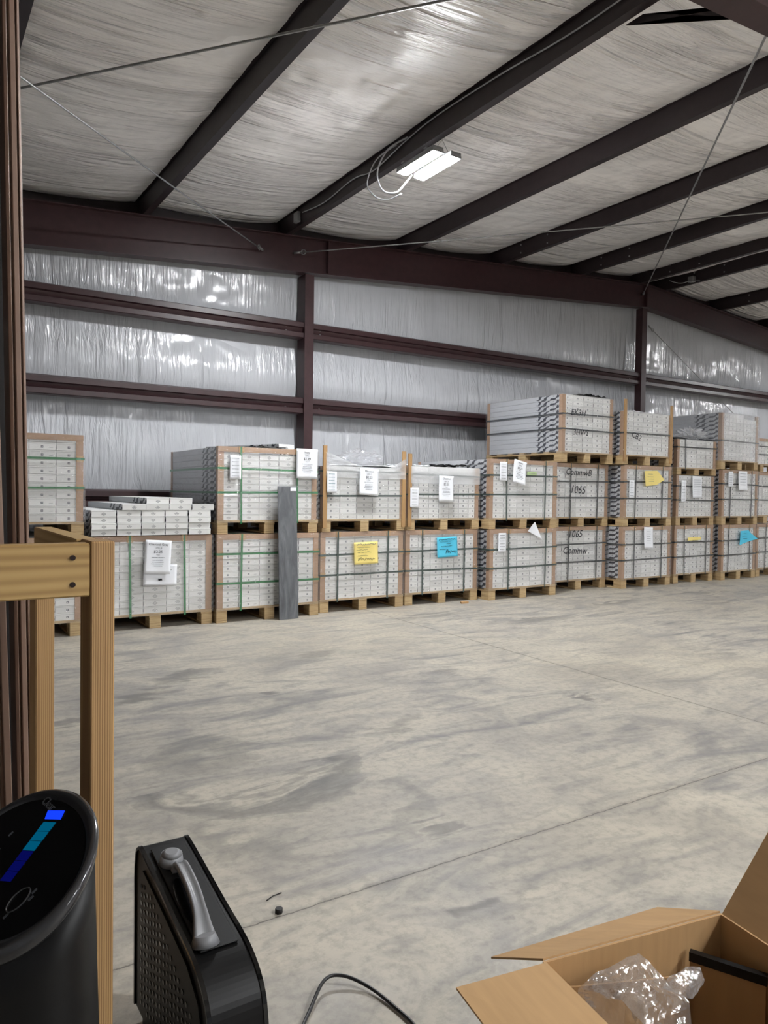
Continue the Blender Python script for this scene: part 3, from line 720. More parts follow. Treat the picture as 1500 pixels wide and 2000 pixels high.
# carton laid across the upper pallet left of the middle column
o = link('tile_carton', carton_mesh(.22, .06, 1.1, 'diamond'), None, (3.27, 6.84, 1.613)); o.rotation_euler.z = .35
tag(o, 'dark veined carton lying loose on the upper pallet above the plank', 'carton', 'loose tile cartons')
tag(sheet_scrap('black_sheet', .36, .42, 'black_film', 9, (2.93, 6.70, 1.607), .1, .012), 'crumpled black plastic sheet on the upper pallet above the grey plank', 'plastic sheet')
tag(sheet_scrap('black_sheet', .42, .34, 'black_film', 12, (5.22, 6.72, 1.494), .1, .03), 'crumpled black plastic sheet on the upper pallet right of its post', 'plastic sheet')
tag(sheet_scrap('black_sheet', .5, .5, 'black_film', 15, (7.4, 6.78, 2.452), .2, .02), 'black plastic sheet on the topmost veined pallet', 'plastic sheet')
tag(sheet_scrap('black_sheet', .4, .5, 'black_film', 18, (9.14, 6.78, 2.012), .1, .02), 'black plastic sheet on the short topmost pallet', 'plastic sheet')
tag(sheet_scrap('white_foam_sheet', .36, .6, 'milky_sheet' if 'milky_sheet' in M else 'paper', 21, (4.76, 6.98, 1.493), .0, .02), 'crumpled white foam sheet on the upper pallet left of the black plastic', 'foam sheet')
tag(sheet_scrap('white_foam_sheet', .5, .6, 'paper', 25, (8.3, 6.86, 2.313), .1, .02), 'white foam sheet on top of the pallet with two tall posts', 'foam sheet')
tag(sheet_scrap('black_sheet', .30, .16, 'black_film', 28, (8.57, 6.52, .812), .0, .010), 'flat black strip stuck under the middle pallet with the yellow note', 'plastic sheet')
# bubble wrap, milky film heaps
tag(crumple('bubble_wrap', (.26, .22, .12), 'bag_film', 3, None, (4.2, 6.95, 1.502), .4, .3), 'heap of clear bubble wrap on the upper pallet between two posts', 'bubble wrap')
tag(sheet_scrap('white_foam_sheet', .7, .5, 'paper', 33, (4.1, 6.82, 1.464), .0, .02), 'white foam sheet under the bubble wrap on the two-post pallet', 'foam sheet')
tag(crumple('film_tangle', (.26, .16, .14), 'film_milky', 8, None, (9.60, 6.66, 2.018), .5, .3, 4, 3), 'tangle of torn white film on the short topmost pallet', 'plastic film')
# long white planks/board on the top right pallet
# milky film sagging from the posts of T3
b = bmesh.new(); n = 20
rows = []
for j in range(9):
    v = j/8; row = []
    for i in range(n+1):
        u = i/n; topz = 1.60-.14*min(1, u/.42)+(.0 if u < .8 else .10*(u-.8)/.2); z = 1.345+(topz-1.345)*v
        row.append(b.verts.new((.03+.95*u, -.020-.008*noise.noise(Vector((u*9, v*6, 2))), z-.806)))
    rows.append(row)
for r, s in zip(rows, rows[1:]):
    for i in range(n): b.faces.new((r[i], r[i+1], s[i+1], s[i])).smooth = True
me = bpy.data.meshes.new('milky_film'); b.to_mesh(me); b.free(); me.materials.append(M['film_milky']); link('milky_film', me, B['T3'])
b = bmesh.new(); rows = []
for j in range(7):
    v = j/6
    rows.append([b.verts.new((.03+.95*i/n, -.020-.008*noise.noise(Vector((i*.6, v*6, 7))), .50+.185*v)) for i in range(n+1)])
for r, s in zip(rows, rows[1:]):
    for i in range(n): b.faces.new((r[i], r[i+1], s[i+1], s[i])).smooth = True
me = bpy.data.meshes.new('milky_film'); b.to_mesh(me); b.free(); me.materials.append(M['film_milky']); link('milky_film', me, B['T4'])

# ---------------------------------------------------------------- handwriting and signs
def scribble_mesh(w_, h_, seed, mat, r=.0016, n=26):
    rnd = random.Random(seed); pts = []
    for i in range(n):
        pts.append((w_*(i/(n-1)-.5)+rnd.uniform(-1, 1)*w_*.02, 0, h_*rnd.uniform(-.5, .5)*(1 if i % 5 else 1.3)))
    return MB().tube(spline(pts, 3), r, 4).mesh('handwriting', mat)
def sign(name, x, z, w_, h_, yf, paper, label, tilt=0, lines=(), bend=0.0, fold=0, group=None, cat='sign', base='bottom', shape=None):
    """sheet hung on a load: x,z centre, yf plane it hangs on"""
    t = thing(name, (x, yf, z), label, cat, group); t.rotation_euler = (0, tilt, 0)
    b = bmesh.new(); n = 10
    if shape:
        vs = [b.verts.new((px, 0, pz)) for px, pz in shape]; b.faces.new(vs)
        bmesh.ops.triangulate(b, faces=list(b.faces)); bmesh.ops.subdivide_edges(b, edges=list(b.edges), cuts=3, use_grid_fill=True)
        for v in b.verts: v.co.y = -abs(v.co.x)*bend
    else:
        rows = [[b.verts.new(((i/n-.5)*w_, -bend*(1-j/n)**2-.002*math.sin(i*.9), (j/n-.5)*h_)) for i in range(n+1)] for j in range(n+1)]
        for r, s in zip(rows, rows[1:]):
            for i in range(n): b.faces.new((r[i], r[i+1], s[i+1], s[i])).smooth = True
    bmesh.ops.recalc_face_normals(b, faces=list(b.faces))
    me = bpy.data.meshes.new('sheet'); b.to_mesh(me); b.free(); me.materials.append(M[paper])
    o = link('sheet', me, t); md = o.modifiers.new('thickness', 'SOLIDIFY'); md.thickness = .0012; md.offset = 0
    for ln in lines:
        kind = ln[0]
        if kind == 'text':
            _, txt, size, dz, mat = ln; m_ = link('printed_text', text_mesh(txt, size, mat), t)
            m_.rotation_euler = (PI/2, 0, 0); yy = -bend*(.5-dz/h_)**2-.0045; m_.location = (0, yy, dz)
        elif kind == 'bar':
            _, wd, dz, mat = ln; rnd = random.Random(int(dz*1e4)+int(x*100)); bb = MB(); xx = -wd/2
            yy = -bend*(.5-dz/h_)**2-.0040
            while xx < wd/2-.004:
                k = rnd.uniform(.005, .018); bb.box((xx, yy, dz-.0022), (min(xx+k, wd/2), yy+.001, dz+.0022)); xx += k+.004
            bb.obj('printed_line', mat, t)
        elif kind == 'scrib':
            _, wd, hh, dx, dz, mat, rr = ln; m_ = link('handwriting', scribble_mesh(wd, hh, int(abs(dz)*999)+int(x*10), mat, rr), t); m_.location = (dx, -bend*(.5-dz/h_)**2-.004, dz)
    return t
def letter(title, code, price):
    return [('text', title, .028, .108, 'ink'), ('text', code, .022, .076, 'ink_soft'), ('text', price, .034, .045, 'ink'), ('text', 'Foam', .013, .018, 'ink'),
            ('bar', .11, -.004, 'ink_soft'), ('bar', .09, -.028, 'ink_soft'), ('bar', .10, -.044, 'ink_soft'), ('bar', .115, -.060, 'ink_soft'), ('bar', .08, -.078, 'ink_soft')]
def ysurf(k): return B[k].location.y
t_ = sign('price_sign', 1.905, .465, .29, .18, ysurf('B1')-.026, 'paper', 'second white sheet half hidden beneath the Charcoal Grey sign', .04, [('scrib', .03, .02, .0, -.04, 'ink', .0025), ('bar', .2, .045, 'ink')], .008)
sign('price_sign', 1.88, .622, .225, .29, ysurf('B1')-.040, 'paper', 'white Charcoal Grey price sign reading $2.25 on the lower left pallet', .06, letter('Charcoal Grey', 'UPG-8', '$2.25'), .01)
sign('price_sign', 3.30, 1.47, .225, .285, ysurf('T2')-.024, 'paper', 'bright white price sign hanging above the leaning grey plank', .01, letter('Ivory', 'UPG', '$1.99'), .006)
sign('price_sign', 4.02, 1.31, .225, .27, ysurf('T3')-.045, 'paper', 'curling white price sign on the pallet with two wooden posts', .05, letter('Mountain', 'UPG-2', '$2.25'), .015)
sign('price_sign', 5.02, 1.255, .20, .28, ysurf('T4')-.045, 'paper', 'white price sign centred on the upper pallet above the blue note', .02, letter('Chestnut', 'UPG-5', '$2.25'), .01)
sign('price_sign', 6.02, 1.46, .20, .27, ysurf('T5')-.03, 'paper', 'drooping white price sign left on the shiny middle stack', -.20 if 0 else .20, letter('Honey', 'UPG', '$2.25'), .04)
sign('price_sign', 9.42, 1.34, .21, .30, ysurf('T8')-.03, 'paper', 'white sheet on the middle pallet under the film tangle', .0, [('bar', .16, .1-.028*k, 'ink_soft') for k in range(8)], .01)
sign('price_sign', 10.43, 1.45, .22, .28, ysurf('T9')-.03, 'paper', 'white sheet with vertical ruling near the right edge', .0, [('bar', .15, .1-.04*k, 'ink_soft') for k in range(5)], .01)
sign('price_sign', 8.33, .655, .18, .28, ysurf('B7')-.03, 'paper', 'white sheet hanging from black strip between two pallets', .03, [('bar', .08, .08-.03*k, 'ink_soft') for k in range(6)], .02)
# narrow shipping labels
def label_lines(w_, h_, mat='ink_soft'):
    L_ = []
    for k in range(6): L_.append(('bar', w_*.62, h_*(.38-.15*k), mat))
    return L_
for x, z, w_, h_, k, lab, mat in [(2.575, 1.415, .11, .215, 'T2', 'narrow white shipping label on the upper pallet above the plank', 'ink_soft'),
     (3.60, 1.30, .11, .21, 'T3', 'narrow white label with teal print beside the left wooden post', 'ink_teal'),
     (4.61, 1.155, .11, .21, 'T4', 'narrow white label at the left corner of the one-post pallet', 'ink'),
     (5.79, 1.465, .11, .215, 'T5', 'narrow white label beside the drooping sign', 'ink'),
     (5.77, .655, .115, .215, 'B5', 'narrow white label on the lower shiny pallet', 'ink'),
     (7.99, 1.295, .10, .23, 'T7', 'narrow white label left of the pointed yellow note', 'ink_soft'),
     (9.13, 1.28, .10, .30, 'T8', 'narrow white label on the left of the middle low pallet', 'ink_soft'),
     (10.14, 1.47, .11, .22, 'T9', 'narrow white label left of the vertically ruled sheet', 'ink_soft')]:
    sign('shipping_label', x, z, w_, h_, ysurf(k)-(.030 if k in ('T3', 'T4') else .022), 'paper', lab, .0, label_lines(w_, h_, mat), .0, cat='label')
sign('yellow_note', 4.015, .585, .285, .225, ysurf('B3')-.026, 'yellow_paper', 'square yellow handwritten note on a lower pallet', -.02,
     [('scrib', .22, .016, 0, .088, 'ink_soft', .0022), ('scrib', .15, .008, -.03, .058, 'ink', .0012), ('scrib', .13, .010, -.05, .034, 'ink', .0012), ('scrib', .16, .010, -.02, .008, 'ink', .0013), ('scrib', .12, .012, -.04, -.026, 'ink', .0013), ('scrib', .20, .034, .0, -.062, 'ink', .0018)], .008, cat='note')
sign('blue_note', 5.07, .615, .28, .22, ysurf('B4')-.026, 'blue_paper', 'square blue handwritten note on a lower pallet', -.03,
     [('scrib', .23, .018, 0, .085, 'ink', .0022), ('scrib', .16, .008, -.02, .062, 'ink', .0014), ('scrib', .06, .010, .02, .038, 'ink', .0014), ('scrib', .15, .010, -.01, .010, 'ink', .0014), ('scrib', .10, .010, -.06, -.022, 'ink', .0013), ('scrib', .15, .045, .05, -.052, 'ink', .002)], .008, cat='note')
sign('yellow_note', 8.34, 1.43, .3, .2, ysurf('T7')-.03, 'yellow_paper', 'yellow note folded to a point on a middle pallet', .0,
     [('bar', .10, .065, 'ink_soft'), ('bar', .12, .03, 'ink_soft'), ('bar', .12, .0, 'ink_soft'), ('bar', .10, -.03, 'ink_soft')], .05, cat='note', shape=[(-.12, .105), (.14, .115), (.155, .10), (.285, -.005), (.13, -.075), (-.09, -.095)])
sign('blue_note', 10.50, .61, .3, .2, ysurf('B9')-.03, 'blue_paper', 'blue note folded to a point on the lower right pallet', .0,
     [('bar', .10, .06, 'ink'), ('bar', .12, .025, 'ink'), ('bar', .10, -.01, 'ink')], .05, cat='note', shape=[(-.1, .10), (.10, .11), (.17, .06), (.33, -.02), (.10, -.06), (-.12, -.11)])
sign('yellow_note', 9.40, .615, .30, .045, ysurf('B8')-.024, 'yellow_paper', 'thin yellow paper slip on a lower pallet', -.02, [], .0, cat='note')
sign('green_label', 6.23, 1.45, .15, .04, ysurf('T5')-.024, 'green_paper', 'small pale green label right of the drooping sign', .0, [('bar', .1, 0, 'ink_soft')], .0, cat='label')
sign('white_card', 6.24, .80, .25, .2, ysurf('B5')-.035, 'paper', 'white paper triangle sticking out between two stacked pallets', .0, [], .12, cat='paper', shape=[(.02, .085), (.13, -.13), (.10, -.10), (-.10, -.02)])
def marker(key, x, z, txt, size, tilt=0):
    me = text_mesh(txt, size, 'ink', .25, .0004); o = link('handwriting', me, B[key]); L_ = B[key].location
    o.location = (x-L_.x, -.024, z-L_.z); o.rotation_euler = (PI/2, tilt, 0)
marker('T6', 7.21, 1.49, 'CommwB', .115, .03); marker('T6', 7.20, 1.27, '1065', .14, .04)
marker('B6', 7.19, .71, '1065', .13, 0); marker('B6', 7.19, .50, 'Commw', .125, .04)
marker('U6', 7.05, 2.22, 'EK3H', .11, 0); marker('U6', 7.10, 1.98, '3HWS', .10, 0)
marker('U7', 8.05, 1.98, 'CB2', .11, .3)

# ---------------------------------------------------------------- leaning plank
t = thing('sample_plank', (3.085, 6.415, 0), 'slate grey sample plank leaning upright against the pallets', 'plank')
t.rotation_euler = (0, -.012, 0)
b = MB(); lean = .030
b.prism([(-.10, -.06, 0), (.098, -.06, 0), (.094, -.022, 1.25), (-.098, -.022, 1.25)], (0, .012, 0)); b.bevel(.002); b.obj('board', 'slate', t)
MB().box((.03, -.027, 1.205), (.09, -.0235, 1.24)).obj('sticker', 'paper', t)
# chip of wood on the floor
b = MB(); b.prism([(0, 0, 0), (.10, .0, 0), (.12, .05, 0), (.03, .06, 0)], (.0, 0, .02)); tag(b.obj('wood_chip', 'cardboard', None, (5.16, 6.36, 0)), 'torn brown scrap on the floor below the blue-note pallet', 'scrap')

# ---------------------------------------------------------------- brown channels, dark door at left
def channel(xa, xb, y, w2, ang, label):
    t = thing('steel_channel', ((xa+xb)/2, y, 0), label, 'steel channel'); t.rotation_euler = (0, ang, 0); hw = (xb-xa)/2
    b = MB(); H_ = 4.0
    prof = [(-hw, 0), (-hw*.55, -.006), (-hw*.5, .004), (-hw*.3, .004), (-hw*.25, -.010), (hw*.4, -.010), (hw*.45, .006), (hw*.62, .006), (hw*.66, -.006), (hw, -.004), (hw, w2), (-hw, w2)]
    b.prism([(x, yy, 0) for x, yy in prof], (0, 0, H_-.05)); b.bevel(.0015); b.obj('profile', 'bronze', t); return t
channel(.252, .288, 2.0, .10, -.0185, 'brown ribbed steel channel upright at the left, nearest the pallets')
channel(.150, .238, 1.93, .06, -.030, 'brown ribbed steel channel leaning beside it, further left')
struct(MB().prism([(-3.5, 2.22, 0), (.292, 2.22, 0), (.217, 2.22, 3.7), (-3.5, 2.22, 3.7)], (0, .08, 0)).obj('door_1', 'dark'))
for x in (.022, .05): MB().box((x, 2.214, 0), (x+.004, 2.22, 3.7)).obj('door_seam', 'galv', bpy.data.objects['door_1'])
t = thing('door_sticker', (.125, 2.212, 1.55), 'grey printed sticker with a round mark on the dark door', 'sticker')
MB().box((-.05, 0, -.085), (.06, .004, .085)).obj('sheet', 'grey_paper', t)
ringb = MB(); 
pts = [(.032*math.cos(a)*1, -.003, -.045+.032*math.sin(a)) for a in [2*PI*i/24 for i in range(24)]]+[(.032, -.003, -.045)]
ringb.tube(pts, .004, 5).obj('round_mark', 'ink', t)
MB().prism([(-.03, -.001, .045), (.0, -.001, .07), (.03, -.001, .045), (0, -.001, .02)], (0, .001, 0)).obj('diamond_mark', 'ink', t)

# ---------------------------------------------------------------- wooden rail frame
t = thing('wooden_frame', (.268, 1.3, 0), 'pale pine two by four rail frame standing at the left', 'wooden frame')
b = MB(); b.box((0, 0, 0), (.0385, .085, 1.113)); b.bevel(.0025); b.obj('front_post', 'pine_z', t)
b = MB(); b.box((-1.6, .002, 1.022), (-.0004, .040, 1.110)); b.bevel(.0025); rl = b.obj('front_rail', 'pine_x', t)
for z in (1.089-.002, 1.043): MB().cyl((-.028, .0035, z), (-.028, -.0005, z), .0045, 10).obj('screw', 'screw', rl)
b = MB(); b.box((-.008, .0855, 1.024), (.0305, .56, 1.112)); b.bevel(.0025); b.obj('top_plate', 'pine_y', t)
b = MB(); b.box((-.017, .472, 0), (.0215, .56, 1.0235)); b.bevel(.0025); b.obj('rear_post', 'pine_z', t)

# ---------------------------------------------------------------- tower air purifier
t = thing('tower_purifier', (.142, 1.085, 0), 'black oval tower appliance with a slanted glossy top and blue lights', 'air purifier', rz=math.radians(8.5))
CX_, CY_, RX_, RY_ = -.004, .030, .093, .165; ZC = .696; SLP = .71
def ring_pts(k, zf, grow=0, n=72, cy=0):
    out = []
    for i in range(n):
        a = 2*PI*i/n; x = CX_+(RX_*k+grow)*math.cos(a); y = CY_+(RY_*k+grow)*math.sin(a)
        out.append((x, y, zf(x, y)))
    return out
ztop = lambda x, y: ZC+SLP*x
b = bmesh.new(); rings = []
for f in [0, .03, .2, .4, .6, .8, .92, 1.0]:
    g = .022*(1-f)**1.2-(.004 if f == 0 else 0)
    pts = ring_pts(1, lambda x, y: 0, g-.004); top = [ztop(x, y)-.022 for x, y, z in pts]
    rings.append([b.verts.new((x, y, .012+(zt-.012)*f)) for (x, y, _), zt in zip(pts, top)])
for r, s in zip(rings, rings[1:]):
    for i in range(72): b.faces.new((r[i], r[(i+1) % 72], s[(i+1) % 72], s[i])).smooth = True
b.faces.new(rings[0][::-1]); b.faces.new(rings[-1])
me = bpy.data.meshes.new('body'); b.to_mesh(me); b.free(); me.materials.append(M['charcoal_plastic']); link('body', me, t)
b = bmesh.new(); rings = []
for k, g, dz in [(1, -.004, -.024), (1, 0, -.018), (1, .001, -.010), (1, -.002, -.003), (1, -.008, 0), (1, -.014, -.002), (1, -.016, -.006), (1, -.018, -.010)]:
    rings.append([b.verts.new((x, y, z+dz)) for x, y, z in ring_pts(k, ztop, g)])
for r, s in zip(rings, rings[1:]):
    for i in range(72): b.faces.new((r[i], r[(i+1) % 72], s[(i+1) % 72], s[i])).smooth = True
b.faces.new(rings[0][::-1]); b.faces.new(rings[-1])
me = bpy.data.meshes.new('rim'); b.to_mesh(me); b.free(); me.materials.append(M['rim']); link('rim', me, t)
b = bmesh.new(); r0 = [b.verts.new((x, y, z-.0095)) for x, y, z in ring_pts(1, ztop, -.0165)]; r1 = [b.verts.new((x, y, z-.0045)) for x, y, z in ring_pts(1, ztop, -.0165)]
b.faces.new(r0[::-1]); b.faces.new(r1)
for i in range(72): b.faces.new((r0[i], r0[(i+1) % 72], r1[(i+1) % 72], r1[i]))
me = bpy.data.meshes.new('control_panel'); b.to_mesh(me); b.free(); me.materials.append(M['black_gloss']); panel = link('control_panel', me, t)
def on_panel(pts, mat, name, h=.0006):
    b = MB(); b.prism([(x, y, ztop(x, y)-.0044) for x, y in pts], (0, 0, h)); return b.obj(name, mat, panel)
# level lights run down the slope
def cell(c0, c1, w0, w1, mat, name='level_light'):
    p, q = Vector(c0), Vector(c1); d = (q-p).normalized(); s = Vector((d.y, -d.x))
    on_panel([tuple(p+s*w0), tuple(p-s*w0), tuple(q-s*w1), tuple(q+s*w1)], mat, name)
on_panel([(.045, .067), (.053, .079), (.065, .043), (.056, .033)], 'blue_led', 'level_light')
A_, B_ = Vector((.0465, .049)), Vector((-.022, .014)); W_ = Vector((.010, -.031)); mats_ = ['teal_led', 'teal_led', 'teal_led', 'navy_led', 'navy_led', 'navy_led']
for i in range(6):
    p0, p1 = A_.lerp(B_, i/6+.004), A_.lerp(B_, (i+1)/6-.010); ww = W_*(.42-.012*i)
    on_panel([tuple(p0-ww), tuple(p0+ww), tuple(p1+ww), tuple(p1-ww)], mats_[i], 'level_light')
m_ = link('lettering', text_mesh('Clear', .019, 'dim_text'), panel); m_.location = (.0585, .092, ztop(.0585, .092)-.0036)
m_.rotation_euler = (Matrix.Rotation(-math.atan(SLP), 3, 'Y') @ Matrix.Rotation(-PI/2, 3, 'Z')).to_euler()
pts = [(-.022+.014*math.cos(a), -.046+.014*math.sin(a)) for a in [2*PI*i/28 for i in range(29)]]
MB().tube([(x, y, ztop(x, y)-.0035) for x, y in pts], .0012, 6).obj('dial_ring', 'rim', panel)
for x, y in ((-.038, -.052), (-.006, -.058), (-.012, -.064), (-.03, .085), (-.01, .095), (.01, .105)):
    on_panel([(x-.003, y-.002), (x+.003, y-.002), (x+.003, y+.002), (x-.003, y+.002)], 'dim_text', 'icon')

# ---------------------------------------------------------------- convection heater
t = thing('portable_heater', (.448, 1.22, 0), 'black portable heater with a grey carry handle and grey knob', 'heater')
prof = [(.0, .03), (.0, .20), (.002, .235), (.014, .282), (.036, .311), (.072, .333), (.12, .347), (.22, .363), (.34, .386), (.44, .403), (.458, .400), (.474, .388), (.484, .36), (.488, .32), (.488, .03)]
prof = [(p.x, p.y) for p in spline([(y, z, 0) for y, z in prof[1:-1]], 4)]; prof = [(.0, .03)]+prof+[(.488, .03)]
def mirrored(x): return x
b = MB(); b.prism([(.004, y, z) for y, z in prof], (.104, 0, 0)); body = b.obj('body', 'black_plastic', t)
def rim_strip(xa, xb):
    r = MB(); P_ = [Vector((0, y, z)) for y, z in prof]; c = Vector((0, .24, .15)); V1 = []
    for i, p in enumerate(P_):
        d = (P_[min(i+1, len(P_)-1)]-P_[max(i-1, 0)]).normalized(); nrm = Vector((0, -d.z, d.y))
        if nrm.dot(p-c) < 0: nrm = -nrm
        V1.append((p-nrm*.004, p+nrm*.0022))
    rings = [[r.b.verts.new((x, q.y, q.z)) for x, q in ((xa, a), (xb, a), (xb, c2), (xa, c2))] for a, c2 in V1]
    for a, c2 in zip(rings, rings[1:]):
        for k in range(4): r.b.faces.new((a[k], a[(k+1) % 4], c2[(k+1) % 4], c2[k]))
    r.b.faces.new(rings[0]); r.b.faces.new(rings[-1][::-1])
    return r.obj('edge_trim', 'black_gloss', t)
rim_strip(0, .008); rim_strip(.104, .112)
# perforated side grille
inner = [(.03, .05), (.03, .22), (.06, .28), (.12, .315), (.25, .34), (.42, .365), (.455, .33), (.455, .05)]
g = MB(); g.prism([(.0, y, z) for y, z in inner], (.004, 0, 0)); gr = g.obj('grille', 'black_plastic', t)
g = MB()
for i in range(17):
    for j in range(15):
        y = .05+.0235*i; z = .07+.0185*j
        if z < .215+.12*min(1, max(0, (y-.03)/.3)): g.cyl((-.0012, y, z+.4*.0185*(i % 2)), (.0006, y, z+.4*.0185*(i % 2)), .0052, 8)
tag(g.obj('perforation_bosses', 'black_gloss', gr), kind='stuff')
b = MB(); b.prism([(.018, .10, .3440), (.094, .10, .3440), (.094, .425, .4030), (.018, .425, .4030)], (0, 0, .004)); b.bevel(.0015); b.obj('top_panel', 'charcoal_plastic', t)
# handle recess, handle, knob
def topz(y): return .3475+(y-.10)*.1815
rec = MB(); pts = [(.040+.020*math.cos(a), .235+.075*math.sin(a)) for a in [2*PI*i/24 for i in range(24)]]
rec.prism([(x, y, topz(y)-.002) for x, y in pts], (0, 0, .0035)); rec.obj('handle_recess', 'black_gloss', t)
h = bmesh.new(); path = spline([(.052, .335, topz(.335)-.002), (.052, .325, topz(.32)+.020), (.050, .29, topz(.29)+.030), (.046, .22, topz(.22)+.033), (.040, .165, topz(.16)+.028), (.036, .135, topz(.13)+.014), (.035, .118, topz(.12)-.002)], 6)
N_ = len(path); rr = []
for i, p in enumerate(path):
    d = (path[min(i+1, N_-1)]-path[max(i-1, 0)]).normalized(); sx = Vector((1, 0, 0)); sx = (sx-d*sx.dot(d)).normalized(); up = sx.cross(d)
    if up.z < 0 and abs(up.z) > .2: up = -up
    f = i/(N_-1); wd = .0125+.012*max(0, (f-.62)/.38)**1.3+.003*max(0, (.2-f)/.2); th = .007
    prof_h = [(-1, -1), (-1, .7), (-.7, 1), (-.45, .55), (0, .35), (.45, .55), (.7, 1), (1, .7), (1, -1)]
    rr.append([h.verts.new(p+sx*(a*wd)+up*(c*th)) for a, c in prof_h])
for r, s in zip(rr, rr[1:]):
    for k in range(9): h.faces.new((r[k], r[(k+1) % 9], s[(k+1) % 9], s[k])).smooth = True
h.faces.new(rr[0]); h.faces.new(rr[-1][::-1]); bmesh.ops.recalc_face_normals(h, faces=list(h.faces))
me = bpy.data.meshes.new('handle'); h.to_mesh(me); h.free(); me.materials.append(M['grey_plastic']); link('handle', me, t)
b = MB(); b.cyl((.035, .120, topz(.12)-.004), (.035, .124, topz(.12)+.014), .0275, 24, 0, .0195); b.obj('handle_base', 'grey_plastic', t)
b = MB(); kz = topz(.365)
b.cyl((.046, .366, kz-.004), (.046, .362, kz+.020), .0265, 28, 0, .0225); b.cyl((.046, .362, kz+.020), (.046, .3612, kz+.0265), .0225, 28, 0, .013); b.obj('knob', 'grey_plastic', t)
for x in (.01, .08):
    for y in (.04, .40): MB().box((x, y, 0), (x+.022, y+.05, .031)).obj('foot', 'black_plastic', t)

# ---------------------------------------------------------------- power cord on the floor
pts = spline([(.60, 1.30, .006), (.70, 1.41, .006), (.79, 1.50, .010), (.86, 1.56, .022), (.905, 1.555, .022), (.945, 1.505, .012), (.965, 1.42, .006), (.965, 1.30, .006), (.90, 1.10, .006), (.80, .95, .006)], 8)
tag(MB().tube(pts, .0042, 8).obj('extension_cord', 'black_rubber'), 'black power cord looping over the concrete beside the heater', 'cord')
pts = spline([(.575, 1.33, .006), (.68, 1.43, .006), (.77, 1.52, .006), (.84, 1.575, .006), (.86, 1.565, .006)], 8)
b = MB(); b.cyl((0, 0, 0), (0, 0, .014), .011, 6); tag(b.obj('hex_nut', 'dark', None, (.908, 1.918, 0)), 'small dark nut lying near the floor joint', 'nut')
for i, (x, y, r, l) in enumerate([(.93, 2.0, .3, .06), (1.36, 1.30, 1.0, .035)]):
    o = MB().tube([(-l/2, 0, .002), (0, .004, .003), (l/2, 0, .002)], .0016, 5).obj('twig', 'dark', None, (x, y, 0)); o.rotation_euler.z = r
    tag(o, ('thin dark twig on the floor beside the nut', 'short dark twig on the floor left of the cardboard box')[i], 'twig')

# ---------------------------------------------------------------- open cardboard box
e1 = Vector((.98, -.18, 0)).normalized(); e2 = Vector((.18, .98, 0)).normalized(); up = Vector((0, 0, 1))
Lb, Db, Hb, Tb = .434, .34, .35, .005
ang = math.atan2(e1.y, e1.x)
t = thing('cardboard_box', (.984, .963, 0), 'open brown cardboard box with spread flaps at the lower right', 'box', rz=ang)
# local: x along e1 (0..Lb), y toward the camera is negative (0..-Db)
def slabp(p4, nrm, th, mat, name, par=None):
    return MB().prism(p4, tuple(Vector(nrm).normalized()*th)).obj(name, mat, par or t)
MB().box((0, -Tb, 0), (Lb, 0, Hb)).obj('side_wall', 'cardboard', t)
MB().box((0, -Db, 0), (Lb, -Db+Tb, Hb)).obj('side_wall', 'cardboard', t)
MB().box((0, -Db+Tb, 0), (Tb, -Tb, Hb)).obj('end_wall', 'cardboard', t)
MB().box((Lb-Tb, -Db+Tb, 0), (Lb, -Tb, Hb)).obj('end_wall', 'cardboard', t)
MB().box((Tb, -Db+Tb, .002), (Lb-Tb, -Tb, .008)).obj('bottom', 'cardboard', t)
slabp([(.002, .001, Hb), (Lb-.002, .001, Hb), (Lb, .178, Hb-.085), (0, .178, Hb-.100)], (0, .2, 1), .004, 'cardboard', 'flap')
slabp([(.001, -.01, Hb), (.001, -Db+.01, Hb), (-.175, -Db+.02, Hb-.018), (-.175, .005, Hb-.012)], (0, 0, 1), .004, 'cardboard', 'flap')
slabp([(Lb-.001, -.003, Hb), (Lb-.001, -Db+.01, Hb), (Lb+.150, -Db+.01, Hb+.175), (Lb+.150, .0, Hb+.175)], (1, 0, -.6), .004, 'cardboard', 'flap')
slabp([(.002, -Db-.001, Hb), (Lb-.002, -Db-.001, Hb), (Lb, -Db-.13, Hb-.12), (0, -Db-.13, Hb-.12)], (0, -.2, 1), .004, 'cardboard', 'flap')
# inner tray, black panel and clear bag rest inside
t2 = thing('inner_carton', (.984, .963, 0), 'smaller brown carton standing inside the open cardboard box', 'carton', rz=ang)
MB().prism([(.012, -.034, .010), (.32, -.034, .010), (.32, -.034, .268), (.012, -.034, .318)], (0, .004, 0)).obj('side_wall', 'inner_board', t2)
MB().box((.012, -.30, .010), (.016, -.034, .315)).obj('end_wall', 'inner_board', t2)
MB().box((.012, -.304, .010), (.32, -.300, .25)).obj('side_wall', 'inner_board', t2)
MB().box((.316, -.30, .010), (.32, -.034, .12)).obj('end_wall', 'inner_board', t2)
MB().box((.016, -.30, .010), (.316, -.034, .014)).obj('bottom', 'inner_board', t2)
slabp([(.018, -.04, .318), (.018, -.13, .30), (.045, -.12, .262), (.045, -.045, .262)], (1, 0, .4), .003, 'inner_board', 'flap', t2)
t3 = thing('divider_panel', (.984, .963, 0), 'black edged brown panel wedged upright inside the cardboard box', 'panel', rz=ang)
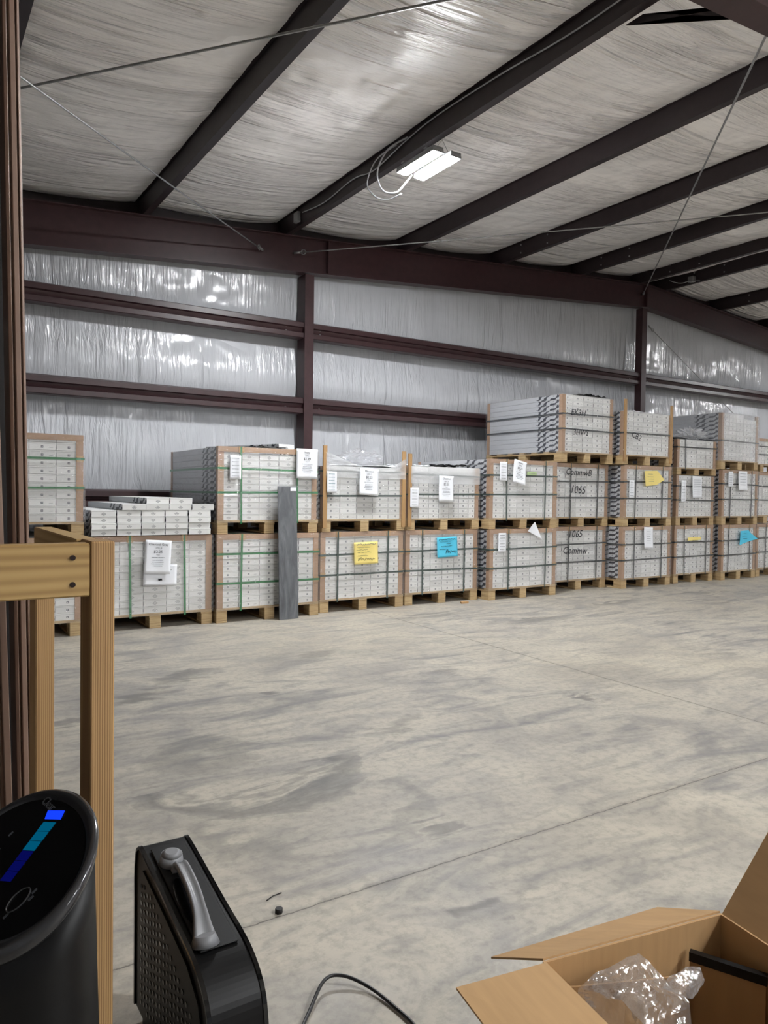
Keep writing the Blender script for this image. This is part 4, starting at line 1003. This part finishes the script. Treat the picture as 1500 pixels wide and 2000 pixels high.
MB().prism([(.334, -.018, .010), (.410, -.130, .010), (.410, -.130, .292), (.334, -.018, .292)], (.006, .004, 0)).obj('board', 'inner_board', t3)
MB().prism([(.330, -.020, .286), (.408, -.134, .286), (.408, -.134, .304), (.330, -.020, .304)], (.012, .008, 0)).obj('rim', 'black_plastic', t3)
# the bag: gathered clear film with sharp folds
bag = thing('plastic_bag', (.984, .963, .0), 'crumpled clear plastic bag lying in the cardboard box', 'plastic bag', rz=ang)
def hull_film(name, pts, seed, amp, cuts=6):
    b = bmesh.new()
    for p in pts: b.verts.new(p)
    res = bmesh.ops.convex_hull(b, input=list(b.verts))
    dead = [v for v in b.verts if not v.link_faces]
    if dead: bmesh.ops.delete(b, geom=dead, context='VERTS')
    bmesh.ops.subdivide_edges(b, edges=list(b.edges), cuts=cuts, use_grid_fill=True)
    bmesh.ops.triangulate(b, faces=list(b.faces)); bmesh.ops.recalc_face_normals(b, faces=list(b.faces)); b.normal_update()
    for v in b.verts:
        q = v.co*26+Vector((seed, 0, 0)); c = 1-abs(noise.noise(q))*2.2; d = 1-abs(noise.noise(q*.45+Vector((0, seed, 3))))*2
        v.co += v.normal*(amp*(c*.5+d)*(1 if v.co.z > .05 else .2))-v.normal*amp
    me = bpy.data.meshes.new(name); b.to_mesh(me); b.free(); me.materials.append(M['bag_film']); return link(name, me, bag)
A_, B_, C_, D_, E_, F_, G_, H_, I_, J_, K_ = [(.182, -.045, .352), (.092, -.044, .342), (.036, -.050, .325), (.033, -.080, .300), (.066, -.145, .270), (.214, -.095, .315), (.221, -.138, .300), (.178, -.174, .250), (.146, -.113, .338), (.078, -.122, .338), (.095, -.160, .312)]
hull_film('bag_body', [A_, B_, C_, D_, E_, F_, G_, H_, I_, J_, K_, (.05, -.06, .03), (.06, -.20, .03), (.19, -.20, .03), (.20, -.07, .03)], 3, .010)
hull_film('bag_tail', [(.205, -.08, .30), (.243, -.056, .300), (.285, -.058, .307), (.318, -.060, .300), (.310, -.080, .290), (.255, -.105, .282), (.224, -.102, .295), (.26, -.085, .288)], 8, .004, 4)
